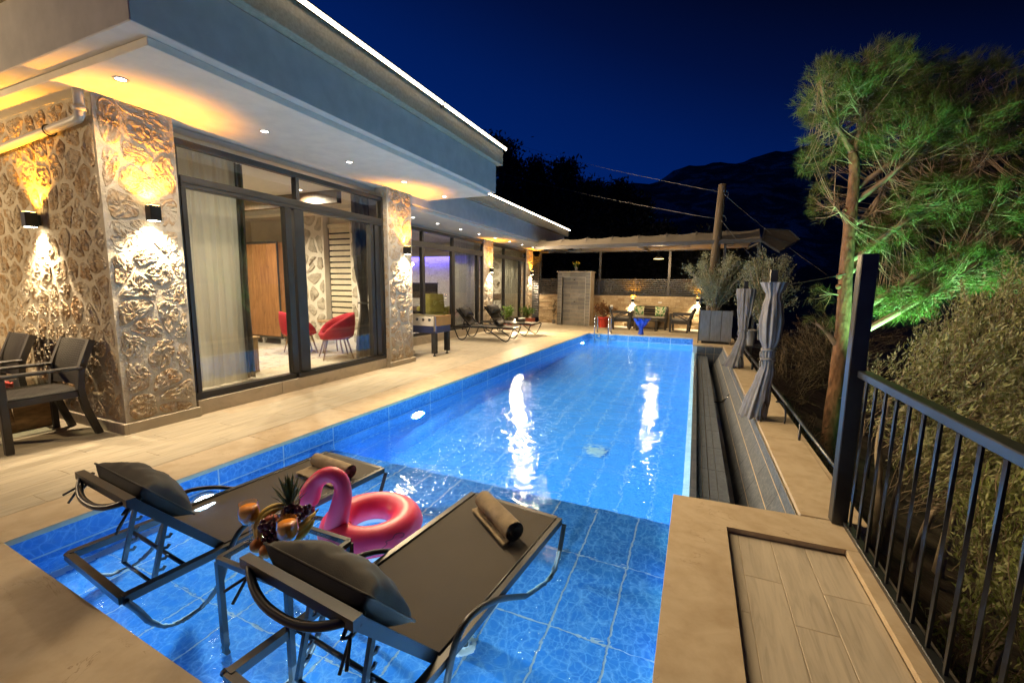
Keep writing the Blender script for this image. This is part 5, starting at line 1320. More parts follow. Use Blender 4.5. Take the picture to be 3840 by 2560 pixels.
# seating group
def slat_seat(root, w_, d_, arm=True, back=True, seat=.36):
    for sx in (-1, 1):
        part('front_leg', MB().box((sx*(w_/2)-.03, d_/2-.06, 0), (sx*(w_/2)+.03, d_/2, .55), .004), 'rattan', root)
        part('rear_leg', MB().tube([(sx*w_/2, -d_/2+.06, 0), (sx*w_/2, -d_/2+.03, .40), (sx*w_/2, -d_/2-.10, .74)], .028, square=True), 'rattan', root)
        part('armrest', MB().tube([(sx*w_/2, d_/2-.0, .565), (sx*w_/2, -d_/2-.02, .575)], .026, square=True), 'rattan', root)
        part('brace', MB().tube(smooth_path([(sx*w_/2, d_/2-.12, .545), (sx*w_/2, 0, .50), (sx*w_/2, -d_/2+.06, .36)], 2), .018, square=True), 'rattan', root)
    part('seat', MB().box((-w_/2+.02, -d_/2+.04, seat-.10), (w_/2-.02, d_/2, seat), .006), 'rattan', root)
    part('cushion', MB().box((-w_/2+.03, -d_/2+.06, seat+.001), (w_/2-.03, d_/2+.01, seat+.06), .025), 'towel_grey', root)
    for j in range(4):
        z = seat+.09+j*.085; y = -d_/2+.03-.13*(j+1)/4
        part('back_slat', MB().box((-w_/2+.03, y-.012, z), (w_/2-.03, y+.012, z+.055), .004), 'rattan', root)
t = thing('garden_sofa', 'dark slatted two seat garden sofa against the stone wall', 'sofa', (-1.44, 15.35, 0), PI); slat_seat(t, 1.12, .62)
for sx in (-1, 1):
    c = cushion_mb(.36, .34, .12, 8+sx, 10); part_ = thing('cushion', 'palm print cushion on the %s end of the garden sofa' % ('left' if sx < 0 else 'right'), 'cushion', (-1.44+sx*.36, 15.44, .59), 0, 'palm print cushions')
    part('cover', c, 'cushion_print', part_, (0, 0, 0), (math.radians(78), 0, 0))
t = thing('garden_armchair', 'dark garden armchair left of the sofa beside the red pot', 'armchair', (-2.30, 14.75, 0), math.radians(-78), 'garden armchairs'); slat_seat(t, .60, .60)
part('folded_towel', MB().box((-.2, -.36, .66), (.2, -.28, .80), .02), 'linen', t)
t = thing('garden_armchair', 'dark garden armchair right of the sofa, seen side on', 'armchair', (-.40, 14.72, 0), math.radians(84), 'garden armchairs'); slat_seat(t, .58, .60)
t = thing('coffee_table', 'dark slatted coffee table in front of the garden sofa', 'table', (-1.42, 14.62, 0))
for j in range(4): part('slat', MB().box((-.33, -.20+j*.102, .32), (.33, -.20+j*.102+.09, .35), .004), 'rattan', t)
for (a, b) in ((-.29, -.16), (.29, -.16), (-.29, .16), (.29, .16)): part('leg', MB().box((a-.035, b-.03, 0), (a+.035, b+.03, .319), .004), 'rattan', t)
t = thing('blue_bouquet', 'bright blue fabric bouquet standing at the far pool edge', 'decoration', (-1.46, 13.30, 0))
def frill(u, v):
    a = 2*PI*u; rr = .03+(.03 if v < .45 else .03+.15*((v-.45)/.55)**.8); rr *= 1+.16*math.sin(a*9)*(v > .45)*((v-.45)/.55 if v > .45 else 0)*1.4+.05*math.sin(a*5)
    if v < .45: rr *= 1+.5*(1-v/.45)**2
    return (rr*math.cos(a), rr*math.sin(a), .44*v+.16*math.sin(a*7)*max(0, v-.7))
part('wrap', MB().grid(frill, 72, 16, True), 'blue_foil', t)
part('inner_wrap', MB().grid(lambda u, v: tuple(Vector(frill(u+.07, .45+.5*v))*1.0*Vector((.72, .72, 1.02)).to_tuple()[2] if False else (frill(u+.07, .45+.5*v)[0]*.7, frill(u+.07, .45+.5*v)[1]*.7, frill(u, .45+.5*v)[2]+.012)), 60, 8, True), 'blue_foil', t)
part('ribbon', MB().tube([(.068*math.cos(a), .068*math.sin(a), .19) for a in [2*PI*j/16 for j in range(16)]], .012, 6, closed=True), 'blue_foil', t)
# pool ladder
t = thing('pool_ladder', 'steel pool ladder with two hooped handrails at the far edge', 'ladder', (-2.57, 13.0, 0))
for sx in (-1, 1):
    X = -2.57+sx*.21
    pth = smooth_path([(X, 13.30, 0), (X, 13.30, .40), (X, 13.24, .50), (X, 13.10, .53), (X, 12.95, .50), (X, 12.90, .40), (X, 12.90, -.2), (X, 12.92, -.9)], 2)
    obj('handrail', MB().tube(pth, .020, 10), 'steel', t)
    obj('flange', MB().lathe([(.02, .02), (.045, .012), (.045, 0)], (X, 13.30, .001), 14), 'steel', t)
for z in (-.30, -.55, -.80): obj('step', MB().box((-2.76, 12.88, z), (-2.38, 12.96, z+.025), .004), 'steel', t)
tag(obj('pool_inlet', MB().cyl((-2.66, 12.975, -.09), (-2.66, 12.96, -.09), .035, 14), 'white_plastic'), 'small round white inlet on the far pool wall', 'inlet')
# wall lamps of the terrace
dup(s0, (-2.06, YB-.03, .93), -PI/2, 'black up and down lamp on the low back wall beside the sofa')
dup(s0, (.06, YB-.03, 1.0), -PI/2, 'black up and down lamp at the right end of back wall')
t = thing('pendant_lamp', 'flat glowing pendant lamp hanging under the awning', 'pendant lamp', (-1.17, 14.6, 2.31))
part('shade', MB().lathe([(.02, .10), (.06, .085), (.16, .02), (.17, .0), (.15, .012), (.02, .075)], n=24), 'grey_metal', t)
part('diffuser', MB().lathe([(0, .012), (.155, .010), (.16, .0), (.0, -.012)], n=24), 'pendant_em', t)
part('cord', MB().tube([(0, 0, .1), (0, 0, .38)], .006, 6), 'blackrub', t)
lamp('pendant_glow', 'POINT', (0, 0, -.08), 130, (1, .70, .36), t, None, shadow_soft_size=.08)

# awning over the terrace
t = thing('awning', 'taupe fabric awning on a grey frame over the terrace', 'awning', (-1.6, 13.5, 2.5))
AL, AR = (-4.62, 12.5, 2.545), (1.42, 12.5, 2.60)
obj('front_beam', MB().tube([AL, AR], .045, square=True), 'grey_metal', t)
obj('back_beam', MB().tube([(-5.3, 15.72, 2.69), (.62, 15.72, 2.69)], .04, square=True), 'grey_metal', t)
bays = 8
def ztop(x): return 2.83+.10*(x+4.6)/6.0
for i in range(bays):
    xa_, xb_ = -4.6+6.0*i/bays, -4.6+6.0*(i+1)/bays
    f = lambda u, v, xa_=xa_, xb_=xb_: (xa_+(xb_-xa_)*u, 12.49+.42*v, 2.60+.05*(xa_+(xb_-xa_)*u+4.6)/6+(ztop(xa_+(xb_-xa_)*u)-2.60-.05*(xa_+(xb_-xa_)*u+4.6)/6)*v-.045*math.sin(PI*u)*v)
    obj('fabric_panel', MB().grid(f, 12, 6, True), 'awning', t)
    f2 = lambda u, v, xa_=xa_, xb_=xb_: (xa_+(xb_-xa_)*u-.6*v*(xa_ < -4), 12.91+2.8*v, ztop(xa_+(xb_-xa_)*u)*(1-v)+2.72*v-.07*math.sin(PI*((v*5) % 1))*.9-.045*math.sin(PI*u)*(1-v))
    obj('fabric_panel', MB().grid(f2, 6, 40, True), 'awning', t)
    if i: obj('rib', MB().tube([(xa_, 12.52, 2.60), (xa_, 12.91, ztop(xa_)+.01)], .012, square=True), 'grey_metal', t)
for j in range(1, 5):
    for i in range(5): obj('clip', MB().box((-4.1+i*1.2, 12.9+2.8*j/5-.05, 2.70), (-3.85+i*1.2, 12.9+2.8*j/5+.05, 2.735)), 'grey_metal', t)
for xx in (-4.62, -1.6, 1.40): obj('rafter', MB().tube([(xx, 12.55, 2.56), (xx, 15.70, 2.66)], .025, square=True), 'grey_metal', t)
for (xx, yy) in ((.62, 12.62), (1.40, 12.62)): obj('post', MB().box((xx-.03, yy-.03, .0 if xx < 1 else -.6), (xx+.03, yy+.03, 2.55), .003), 'grey_metal', t)
qa, qb, qc, qd, qe = Vector((1.44, 12.5, 2.58)), Vector((1.53, 12.95, 2.93)), Vector((2.11, 13.2, 2.90)), Vector((2.35, 13.2, 2.655)), Vector((1.82, 12.5, 2.31))
fr = MB()
for p, q in ((qa, qb), (qb, qc), (qc, qd), (qd, qe), (qe, qa), ((qa+qb)/2, (qd+qe)/2+Vector((.05, .1, .05)))): fr.tube([p, q], .022, square=True)
obj('side_frame', fr, 'grey_metal', t)
nrm_ = (qd-qa).cross(qb-qa).normalized()*.006
obj('side_panel', MB().add([qa+nrm_, qb+nrm_, qc+nrm_, qd+nrm_, qe+nrm_, qa-nrm_, qb-nrm_, qc-nrm_, qd-nrm_, qe-nrm_], [(0, 1, 2, 3, 4), (9, 8, 7, 6, 5)]), 'awning', t)

# planters, pole, curtains, railing on the right
def olive(name, label, loc, w_, h_, n, seed, z0, mat='olive_leaf2', trunk=True):
    r = np.random.default_rng(seed); t = thing(name, label, 'tree', loc)
    tw = MB(); P = []; D_ = []
    base = Vector((0, 0, z0))
    for i in range(46):
        a = r.uniform(0, 2*PI); sp = r.uniform(.15, 1)**.7*w_; hh = h_*r.uniform(.35, 1.0)*(1-.25*(sp/w_)**2)
        tip = Vector((sp*math.cos(a), sp*math.sin(a)*.6, z0+hh)); mid = Vector((sp*.35*math.cos(a), sp*.35*math.sin(a)*.6, z0+hh*.5))
        p = smooth_path([base+Vector((.05*math.cos(a), .05*math.sin(a), 0)), mid, tip], 2)
        tw.tube(p, [.010*(1-.8*k/len(p))+.002 for k in range(len(p))], 5)
        dv = (p[-1]-p[-3]).normalized()
        for k in range(n//46):
            u = r.uniform(.35, 1.05); q = p[min(len(p)-1, int(len(p)*u))]
            P.append(tuple(q+Vector(r.normal(size=3))*.055)); D_.append(tuple(dv*.9+Vector(r.normal(size=3))*.75))
    part('trunk', tw, 'bark_olive', t)
    P = np.array(P); D_ = np.array(D_)
    soup('crown', leaf_quads(P, D_, r.uniform(.045, .085, len(P)), r.uniform(.012, .02, len(P))), 4, mat, t, None, (0, 0, 0))
    return t
t = thing('planter_box', 'grey board planter on a dark base at the pool corner', 'planter', (.5, 12.1, 0))
obj('base', MB().box((.20, 11.94, .001), (.84, 12.30, .06)), 'blackrub', t)
for i in range(3): obj('board', MB().box((.13+i*.251, 11.90, .065), (.13+i*.251+.244, 11.925, .845), .004), 'plastic_grey', t)
obj('side_board', MB().box((.13, 11.927, .065), (.15, 12.33, .845), .004), 'plastic_grey', t)
obj('side_board', MB().box((.86, 11.927, .065), (.88, 12.33, .845), .004), 'plastic_grey', t)
obj('liner', MB().box((.152, 11.93, .07), (.858, 12.32, .80)), 'soil', t)
obj('corner_post', MB().box((.105, 11.885, .001), (.128, 11.91, 1.35)), 'blackrub', t)
olive('olive_tree', 'silver leaved olive tree growing in the grey planter', (.45, 12.12, 0), .88, 1.55, 9200, 71, .80)
t = thing('planter_tub', 'row of small grey tubs below the second olive', 'planter', (1.35, 10.3, .2))
for i in range(3): part('tub', MB().lathe([(.07, 0), (.10, .32), (.105, .32), (.105, .34), (.085, .34), (.08, .28), (0, .28)], (i*.2-.22, i*.1, .12 if i else 0), 16), 'plastic_grey', t)
part('shelf', MB().box((-.4, -.12, -.03), (.35, .3, -.001)).box((-.3, 0, -1.6), (-.26, .04, -.031)).box((.2, 0, -1.6), (.24, .04, -.031)), 'blackrub', t)
olive('olive_tree', 'second olive tree growing beyond the tied curtains', (1.35, 10.3, 0), .55, 1.62, 6200, 72, .62)
t = thing('lantern', 'amber lantern with lattice sides hanging by the olive planter', 'lantern', (.13, 12.6, 1.35))
part('cage', MB().box((-.05, -.05, 0), (.05, .05, .012)).box((-.05, -.05, .20), (.05, .05, .212)).box((-.05, -.05, .012), (-.042, -.042, .2)).box((.042, -.05, .012), (.05, -.042, .2)).box((-.05, .042, .012), (-.042, .05, .2)).box((.042, .042, .012), (.05, .05, .2)), 'blackrub', t)
for j in range(4): part('slat', MB().box((-.05, -.052, .04+j*.045), (.05, -.046, .052+j*.045)), 'blackrub', t)
part('glow', MB().cyl((0, 0, .02), (0, 0, .18), .030, 12), 'pendant_em', t)
part('hook', MB().tube([(0, 0, .212), (0, 0, .30), (-.02, -.6, .30)], .006, 6), 'blackrub', t)

t = thing('utility_pole', 'weathered wooden pole carrying cables beyond the planter', 'pole', (.4, 12.55, -.6))
obj('pole', MB().tube([(.36, 12.5, -1.0), (.385, 12.52, 2.0), (.455, 12.60, 4.05)], [.12, .108, .096], 18), 'pole_wood', t)
obj('hook', MB().tube([(.55+.05*math.cos(a), 12.56, 3.78+.08*math.sin(a)) for a in [-.9+2.6*j/12 for j in range(13)]], .006, 6), 'wire', t)
obj('hook', MB().tube([(.50+.09*math.cos(a), 12.50, 3.16+.09*math.sin(a)) for a in [-.6+3.7*j/14 for j in range(15)]], .007, 6), 'wire', t)
def cable(label, a, b, sag, r_=.007, n=24):
    a, b = Vector(a), Vector(b)
    return tag(obj('cable', MB().tube([a.lerp(b, i/n)-Vector((0, 0, sag*4*(i/n)*(1-i/n))) for i in range(n+1)], r_, 5), 'wire'), label, 'cable', 'overhead cables')
cable('upper thin cable running from the wooden pole to the left over the roof', (.41, 12.6, 3.86), (-10.4, 21.6, 9.24), (.15), .004)
cable('lower cable running from the wooden pole to the left behind the eave', (.39, 12.5, 3.17), (-10.7, 20.2, 7.46), (.15), .005)
cable('cable from the pole top sloping down to the awning tip and on', (.50, 12.5, 3.78), (3.10, 13.4, 1.75), .06, .006)
cable('short cable from the pole hook down into the second olive', (.48, 12.45, 3.13), (1.35, 12.6, 2.1), .03, .006)
cable('cord tied between the front curtain post and the pine trunk', (.83, 5.22, 1.44), (2.23, 8.62, 1.66), .01, .006)

def tied_curtain(label, loc, prof, lean, seed, flare):
    r = random.Random(seed); t = thing('tied_curtain', label, 'curtain', loc, 0, 'grey curtains tied to posts')
    part('post', MB().box((-.035, -.035+.1, -.25), (.035, .035+.1, prof[0][0]+.13), .004), 'black_metal', t)
    zs = [p[0] for p in prof]
    def rad(z):
        for (z0, r0), (z1, r1) in zip(prof, prof[1:]):
            if z1 <= z <= z0: k = (z-z1)/(z0-z1); k = k*k*(3-2*k); return r1+(r0-r1)*k
        return prof[-1][1]
    zt, zb = zs[0], zs[-1]; ph = r.uniform(0, 6)
    def fn(u, v):
        z = zt+(zb-zt)*v; a = 2*PI*u; R = rad(z)
        fold = .085*math.sin(a*9+ph+1.3*math.sin(v*5))+.05*math.sin(a*15+2*ph-v*4)+.05*noise.noise(Vector((math.cos(a)*2, math.sin(a)*2, v*6+seed)))
        R2 = R*(1+fold*min(1, R/.10))
        lx = lean*max(0, (v-.62))/.38
        return (R2*math.cos(a)+lx, R2*math.sin(a)*.8+.0, z+.012*math.sin(a*8+ph)*(v > .97))
    part('cloth', MB().grid(fn, 128, 60, True), 'curtain_out', t)
    part('lining', MB().grid(lambda u, v: (fn(u, v)[0]*.93, fn(u, v)[1]*.93, fn(u, v)[2]), 64, 40, True, True), 'curtain_out', t)
    for z in flare:
        R = rad(z)*1.1
        part('tie', MB().tube([(R*math.cos(a), R*.82*math.sin(a), z+.006*math.sin(3*a)) for a in [2*PI*j/24 for j in range(24)]], .013, 6, closed=True), 'curtain_out', t)
        part('tie_end', MB().tube([(-R*.9, -R*.4, z), (-R*1.25, -R*.6, z-.03), (-R*1.15, -R*.7, z-.08)], .008, 6), 'curtain_out', t)
    part('loop', MB().tube(smooth_path([(.02, -.07, .16), (-.02, -.13, .24), (-.045, -.14, .12), (-.03, -.12, .0)], 2), .009, 6).tube(smooth_path([(.10, -.05, .22), (.17, -.04, .22), (.20, -.06, .12), (.19, -.08, .0)], 2), .009, 6), 'black_metal', t)
    return t
tied_curtain('nearer grey curtain tied in a bundle to its post', (.745, 5.2, 0), [(1.47, .118), (1.43, .100), (1.34, .066), (1.20, .092), (1.05, .106), (.90, .098), (.76, .058), (.70, .064), (.65, .056), (.45, .08), (.15, .118), (.02, .13)], -.10, 1, (.76, .66))
tied_curtain('farther grey curtain tied in a bundle to its post', (.80, 8.5, 0), [(1.40, .135), (1.36, .14), (1.10, .118), (.80, .085), (.62, .062), (.55, .068), (.30, .09), (.02, .16)], -.12, 2, (.66,))
t = thing('handrail', 'thin dark pipe rail beyond the right hand walkway', 'railing', (.97, 7.4, .19))
obj('rail', MB().tube([(.95, 3.06, .20), (.96, 6.0, .19), (.98, 11.9, .19)], .017, 10), 'black_metal', t)
for yy in (4.6, 6.4, 8.4, 10.4): obj('post', MB().cyl((.97, yy, -.2), (.97, yy, .185), .012, 8), 'black_metal', t)
t = thing('railing', 'black railing with twisted bars at the right of the platform', 'railing', (.905, 1.4, 0))
obj('post', MB().box((.835, 2.985, .001), (.915, 3.06, 1.60), .004), 'black_metal', t)
obj('top_rail', MB().box((.875, -.6, .905), (.935, 2.984, .945), .004), 'black_metal', t)
obj('bottom_rail', MB().box((.888, -.6, .002), (.930, 2.984, .030), .003), 'black_metal', t)
def twisted(h):
    mb = MB(); N = 46; vs = []; F = []
    for i in range(N+1):
        z = h*i/N; k = min(1, max(0, (z-.06)/.05))*min(1, max(0, (h-.06-z)/.05)); a0 = z*85
        for j in range(4):
            a = a0*(1 if k > 0 else 1)+PI/2*j+PI/4; vs.append((.0085*math.cos(a), .0085*math.sin(a), z))
    for i in range(N):
        for j in range(4): F.append((i*4+j, i*4+(j+1) % 4, (i+1)*4+(j+1) % 4, (i+1)*4+j))
    mb.add(vs, F); return mb.mesh('baluster')
bm_ = twisted(.875); bm_.materials.append(M['black_metal'])
for i in range(27):
    o = bpy.data.objects.new('baluster', bm_); COL.objects.link(o); o.parent = t; o.location = Vector((.909, 2.93-.131*i, .030))-Vector(t.location)

# ================================================================== TREES AND SHRUBS
def limb(mb, pts, r0, r1, n=9):
    p = smooth_path(pts, 2); N = len(p)
    mb.tube(p, [r0+(r1-r0)*i/(N-1) for i in range(N)], n); return p
pine = thing('pine_tree', 'tall leaning pine lit green from below beyond the walkway', 'tree', (2.1, 8.4, -1.9))
tk = MB(); P0 = Vector(pine.location)
trunk = [(2.07, 8.09, -2.1), (2.2, 8.4, -.3), (2.25, 8.57, .91), (2.23, 8.66, 1.65), (2.25, 8.81, 2.62), (2.27, 8.88, 3.03), (2.26, 8.93, 3.45), (2.21, 8.93, 3.62)]
tp_ = smooth_path(trunk, 2)
tk.tube(tp_, [.120-.058*i/(len(tp_)-1)+.009*noise.noise(Vector((i*.9, 1, 2))) for i in range(len(tp_))], 14)
for (c, r_) in (((2.14, 8.60, 1.45), .045), ((2.14, 8.62, 1.62), .05), ((2.17, 8.80, 2.70), .04)): tk.sphere(c, r_, 8, 6)
obj('trunk', tk, 'bark_pine', pine)
br = MB(); BR = []
for pts, r0 in (([(2.21, 8.93, 3.62), (2.09, 8.92, 3.84), (1.85, 8.87, 4.22), (1.72, 8.85, 4.49), (1.64, 8.86, 4.83)], .045),
    ([(2.23, 8.94, 3.59), (2.3, 9.03, 3.98), (2.45, 9.16, 4.5), (2.59, 9.25, 4.7), (2.78, 9.37, 5.01)], .045),
    ([(2.32, 9.05, 4.06), (2.28, 9.08, 4.42), (2.35, 9.17, 4.83), (2.39, 9.22, 5.14)], .025),
    ([(2.26, 8.93, 3.3), (2.45, 9.5, 3.9), (2.5, 9.9, 4.5), (2.75, 10.1, 5.0)], .05),
    ([(2.33, 8.91, 3.06), (2.58, 9.0, 3.29), (2.82, 9.05, 3.48), (2.98, 9.1, 3.79), (3.14, 9.15, 4.15), (3.27, 9.2, 4.57)], .05),
    ([(2.33, 8.88, 2.86), (2.59, 8.9, 3.07), (2.78, 8.9, 3.26), (3.17, 8.95, 3.6), (3.51, 9.0, 3.88), (3.66, 9.1, 4.05)], .05),
    ([(2.30, 8.74, 1.90), (2.53, 8.75, 2.03), (2.69, 8.75, 2.25), (2.94, 8.8, 2.46), (3.18, 8.85, 2.66), (3.45, 8.9, 2.83), (3.71, 8.9, 3.16), (3.9, 9.0, 3.44)], .055),
    ([(2.27, 8.58, .93), (2.58, 8.6, 1.16), (2.9, 8.65, 1.44), (3.19, 8.7, 1.66), (3.54, 8.8, 1.89), (3.88, 8.9, 2.2), (4.18, 9.0, 2.62)], .06),
    ([(2.26, 8.5, .55), (2.77, 8.5, .94), (3.12, 8.55, 1.22), (3.36, 8.6, 1.39), (3.65, 8.7, 1.67), (4.02, 8.8, 1.87), (4.6, 9.0, 2.5)], .055),
    ([(2.34, 8.83, 2.48), (2.54, 8.93, 2.6), (2.65, 9.02, 2.9), (2.71, 9.08, 3.15)], .035),
    ([(2.3, 8.7, 1.7), (2.7, 9.3, 2.2), (3.3, 9.9, 2.9), (3.9, 10.3, 3.7), (4.4, 10.4, 4.4)], .06),
    ([(2.3, 8.8, 2.3), (2.9, 9.7, 3.1), (3.5, 10.2, 4.0), (3.9, 10.4, 4.8)], .05),
    ([(3.81, 8.95, 3.22), (4.04, 9.1, 3.72), (4.22, 9.3, 4.17)], .025),
    ([(3.6, 9.9, 3.3), (4.4, 10.0, 3.6), (5.0, 10.0, 4.1)], .03),
    ([(2.17, 8.78, 2.62), (2.08, 8.74, 2.67), (2.0, 8.74, 2.76)], .02),
    ([(2.22, 8.62, 1.30), (2.05, 8.55, 1.34), (1.86, 8.47, 1.30)], .018),
    ([(2.16, 8.5, .52), (2.02, 8.45, .70), (1.84, 8.4, .86)], .05)):
    p = limb(br, pts, r0, max(.008, r0*.3)); BR.append(p)
# crown: tufts hung on twigs that join the nearest limb
allp = np.array([tuple(q) for p in BR[:-2] for q in p[len(p)//3:]])
cent = []
def inside(p):
    x, y, z = p
    # crown outline as seen from the terrace: a broad, irregular cloud leaning right
    return True
lobes = [((1.75, 8.85, 4.55), (.42, .5, .55), 70), ((2.5, 9.2, 4.75), (.60, .7, .55), 150), ((3.0, 9.6, 4.65), (.8, .8, .55), 150), ((4.0, 10.0, 4.6), (.9, .8, .65), 200), ((1.85, 9.1, 3.75), (.40, .4, .45), 45),
         ((2.9, 9.1, 3.9), (.7, .6, .6), 150), ((3.7, 9.3, 3.7), (.8, .7, .7), 210), ((4.6, 9.9, 3.8), (.9, .8, .9), 220), ((3.3, 9.0, 2.7), (.7, .5, .5), 150), ((4.0, 9.1, 2.7), (.8, .6, .6), 190),
         ((4.9, 9.6, 2.8), (.8, .8, .8), 160), ((2.75, 8.9, 2.2), (.42, .4, .38), 60), ((3.6, 8.8, 1.75), (.8, .4, .4), 130), ((4.4, 9.1, 1.9), (.8, .5, .6), 120), ((1.95, 9.2, 2.95), (.22, .3, .35), 18), ((3.0, 8.7, 1.25), (.5, .3, .3), 60)]
for c, s, n in lobes:
    n = int(n*2.1); q = rng.normal(size=(n, 3)); q /= np.linalg.norm(q, axis=1, keepdims=True); q *= rng.uniform(.35, 1.0, (n, 1))**.5
    cent.append(np.array(c)+q*np.array(s))
cent = np.concatenate(cent)
extra = np.array([[1.80, 8.47, 1.34], [1.74, 8.45, 1.24], [1.90, 8.5, 1.20], [1.98, 8.52, 1.38], [1.84, 8.4, 1.42], [1.95, 8.5, 1.08], [2.02, 8.53, 1.25], [1.80, 8.4, .93], [1.92, 8.42, .90], [2.02, 8.45, .86], [1.72, 8.38, .92], [2.1, 8.5, .78], [1.98, 8.44, .76], [2.06, 8.5, .95]])
cent = np.concatenate([cent, extra])
near = np.array([allp[np.argsort(((allp-c)**2).sum(1))[int(rng.integers(0, 26))]] for c in cent])
tw = MB()
for i, (c, b) in enumerate(zip(cent, near)):
    c, b = Vector(c), Vector(b)
    if i >= len(cent)-len(extra): b = Vector((2.05, 8.55, 1.34)) if c.z > 1.05 else Vector((1.98, 8.44, .76))
    if (c-b).length > 1.1: b = c+(b-c).normalized()*.6
    m_ = (b+c)/2+Vector((0, 0, -.10*(c-b).length)); tw.tube(smooth_path([b, m_, c], 1), [.007, .006, .0045, .003][:len(smooth_path([b, m_, c], 1))], 4, cap=False)
obj('branch', br, 'lit_branch', pine)
obj('twig', tw, 'lit_branch', pine, kind='stuff')
out_ = cent-near; out_ /= np.maximum(np.linalg.norm(out_, axis=1, keepdims=True), .05)
NT = 36
Pn = np.repeat(cent, NT, 0)+rng.normal(size=(len(cent)*NT, 3))*.030
Dn = np.repeat(out_, NT, 0)*.95+np.array([.26, 0, .22])+rng.normal(size=(len(cent)*NT, 3))*.46
Ln = rng.uniform(.09, .17, len(Pn)); Dn /= np.linalg.norm(Dn, axis=1, keepdims=True)
Sn = np.cross(Dn, rng.normal(size=Dn.shape)); Sn /= np.linalg.norm(Sn, axis=1, keepdims=True)
Vn = np.stack([Pn-Sn*.0027, Pn+Sn*.0027, Pn+Dn*Ln[:, None]], 1)
soup('needles', Vn, 3, 'needle', pine)
# unseen flood lamp at the pine's foot, assumed from the tree's green light
t = thing('assumed_flood_lamp', 'assumed green flood lamp, unseen, below the black post lighting the pine', 'flood lamp', (2.55, 7.75, -.75))
part('head', MB().box((-.09, -.03, .10), (.09, .05, .24), .01), 'blackrub', t)
part('lens', MB().add([(-.08, .052, .11), (.08, .052, .11), (.08, .052, .23), (-.08, .052, .23)], [(0, 1, 2, 3)]), 'lens_green', t)
part('bracket', MB().tube([(-.1, 0, .17), (-.1, 0, 0), (.1, 0, 0), (.1, 0, .17)], .01, 6).tube([(0, 0, 0), (0, 0, -.9)], .014, 6), 'blackrub', t)
lamp('green_beam', 'SPOT', (.05, .10, .2), L_GREEN*9, (.30, 1.0, .40), t, (.30, .10, 1.0), spot_size=math.radians(84), spot_blend=.7, shadow_soft_size=.06)

def bush(name, label, cat, root, blobs, mat, L, W, n_per, seed, wind=(0, 0, 0), stems=None, twig_mat='twig', group=None, tw_r=.0028, spray=.28, kmax=26):
    """blobs: (centre, radii, number of sprays); every spray is a twig with leaves along it"""
    r = np.random.default_rng(seed); t = thing(name, label, cat, root, 0, group)
    C = np.concatenate([np.array(c)+(lambda q: q/np.linalg.norm(q, axis=1, keepdims=True)*r.uniform(.3, 1, (n, 1))**.45)(r.normal(size=(n, 3)))*np.array(s) for c, s, n in blobs])
    base = np.concatenate([np.repeat([c], n, 0) for c, s, n in blobs])
    D_ = (C-base)+r.normal(size=C.shape)*.35*np.linalg.norm(C-base, axis=1).mean()+np.array([0, 0, .25])+np.array(wind)
    D_ /= np.linalg.norm(D_, axis=1, keepdims=True)
    tw = MB()
    for i in range(0, len(C), 1):
        a = Vector(C[i]); d = Vector(D_[i])
        if i % 2 == 0: tw.tube([a-d*.25, a+d*.1+Vector(r.normal(size=3))*.02, a+d*spray], [tw_r*1.3, tw_r, tw_r*.6], 4, cap=False)
    if stems:
        sm = MB()
        for pts, r0 in stems: limb(sm, pts, r0, r0*.45, 10)
        obj('trunk', sm, 'bark_olive', t)
    obj('twig', tw, twig_mat, t, kind='stuff')
    u = np.tile(np.linspace(.0, 1.0, n_per), len(C))
    P = np.repeat(C, n_per, 0)+np.repeat(D_, n_per, 0)*(u*spray)[:, None]+r.normal(size=(len(C)*n_per, 3))*.012
    DD = np.repeat(D_, n_per, 0)*.75+r.normal(size=P.shape)*.55+np.array(wind)*.5
    soup('foliage', leaf_quads(P, DD, r.uniform(.45, 1.4, len(P))*L, r.uniform(.6, 1.3, len(P))*W), 4, mat, t)
    return t
bush('olive_shrub', 'large silvery olive bush rising beside the pine, above the rail', 'shrub', (2.9, 5.0, -1.9),
     [((2.15, 4.9, .35), (.38, .6, .70), 270), ((2.7, 5.2, .75), (.70, .7, .65), 500), ((3.5, 5.6, 1.25), (.85, .8, .70), 520), ((2.75, 4.2, .42), (.55, .6, .65), 430), ((3.3, 4.4, .70), (.55, .7, .8), 380),
      ((4.4, 6.4, 1.3), (.9, .8, .9), 340), ((1.72, 5.0, .35), (.26, .4, .35), 55), ((2.0, 4.6, -.15), (.30, .4, .35), 110)],
     'olive_leaf', .050, .0120, 30, 81, (.42, 0, .30),
     [([(1.66, 4.66, -2.0), (1.655, 4.67, -.8), (1.64, 4.72, -.32), (1.60, 4.76, .04), (1.69, 4.86, .42)], .042), ([(1.70, 4.62, -1.9), (1.72, 4.68, -.7), (1.86, 4.82, -.08), (1.90, 4.94, .46)], .034), ([(1.75, 4.3, -2.0), (1.99, 4.80, -.75), (2.24, 4.97, -.43), (2.5, 5.1, .1)], .035), ([(2.2, 5.0, -1.9), (2.4, 5.1, .1), (2.8, 5.3, .9)], .05)])
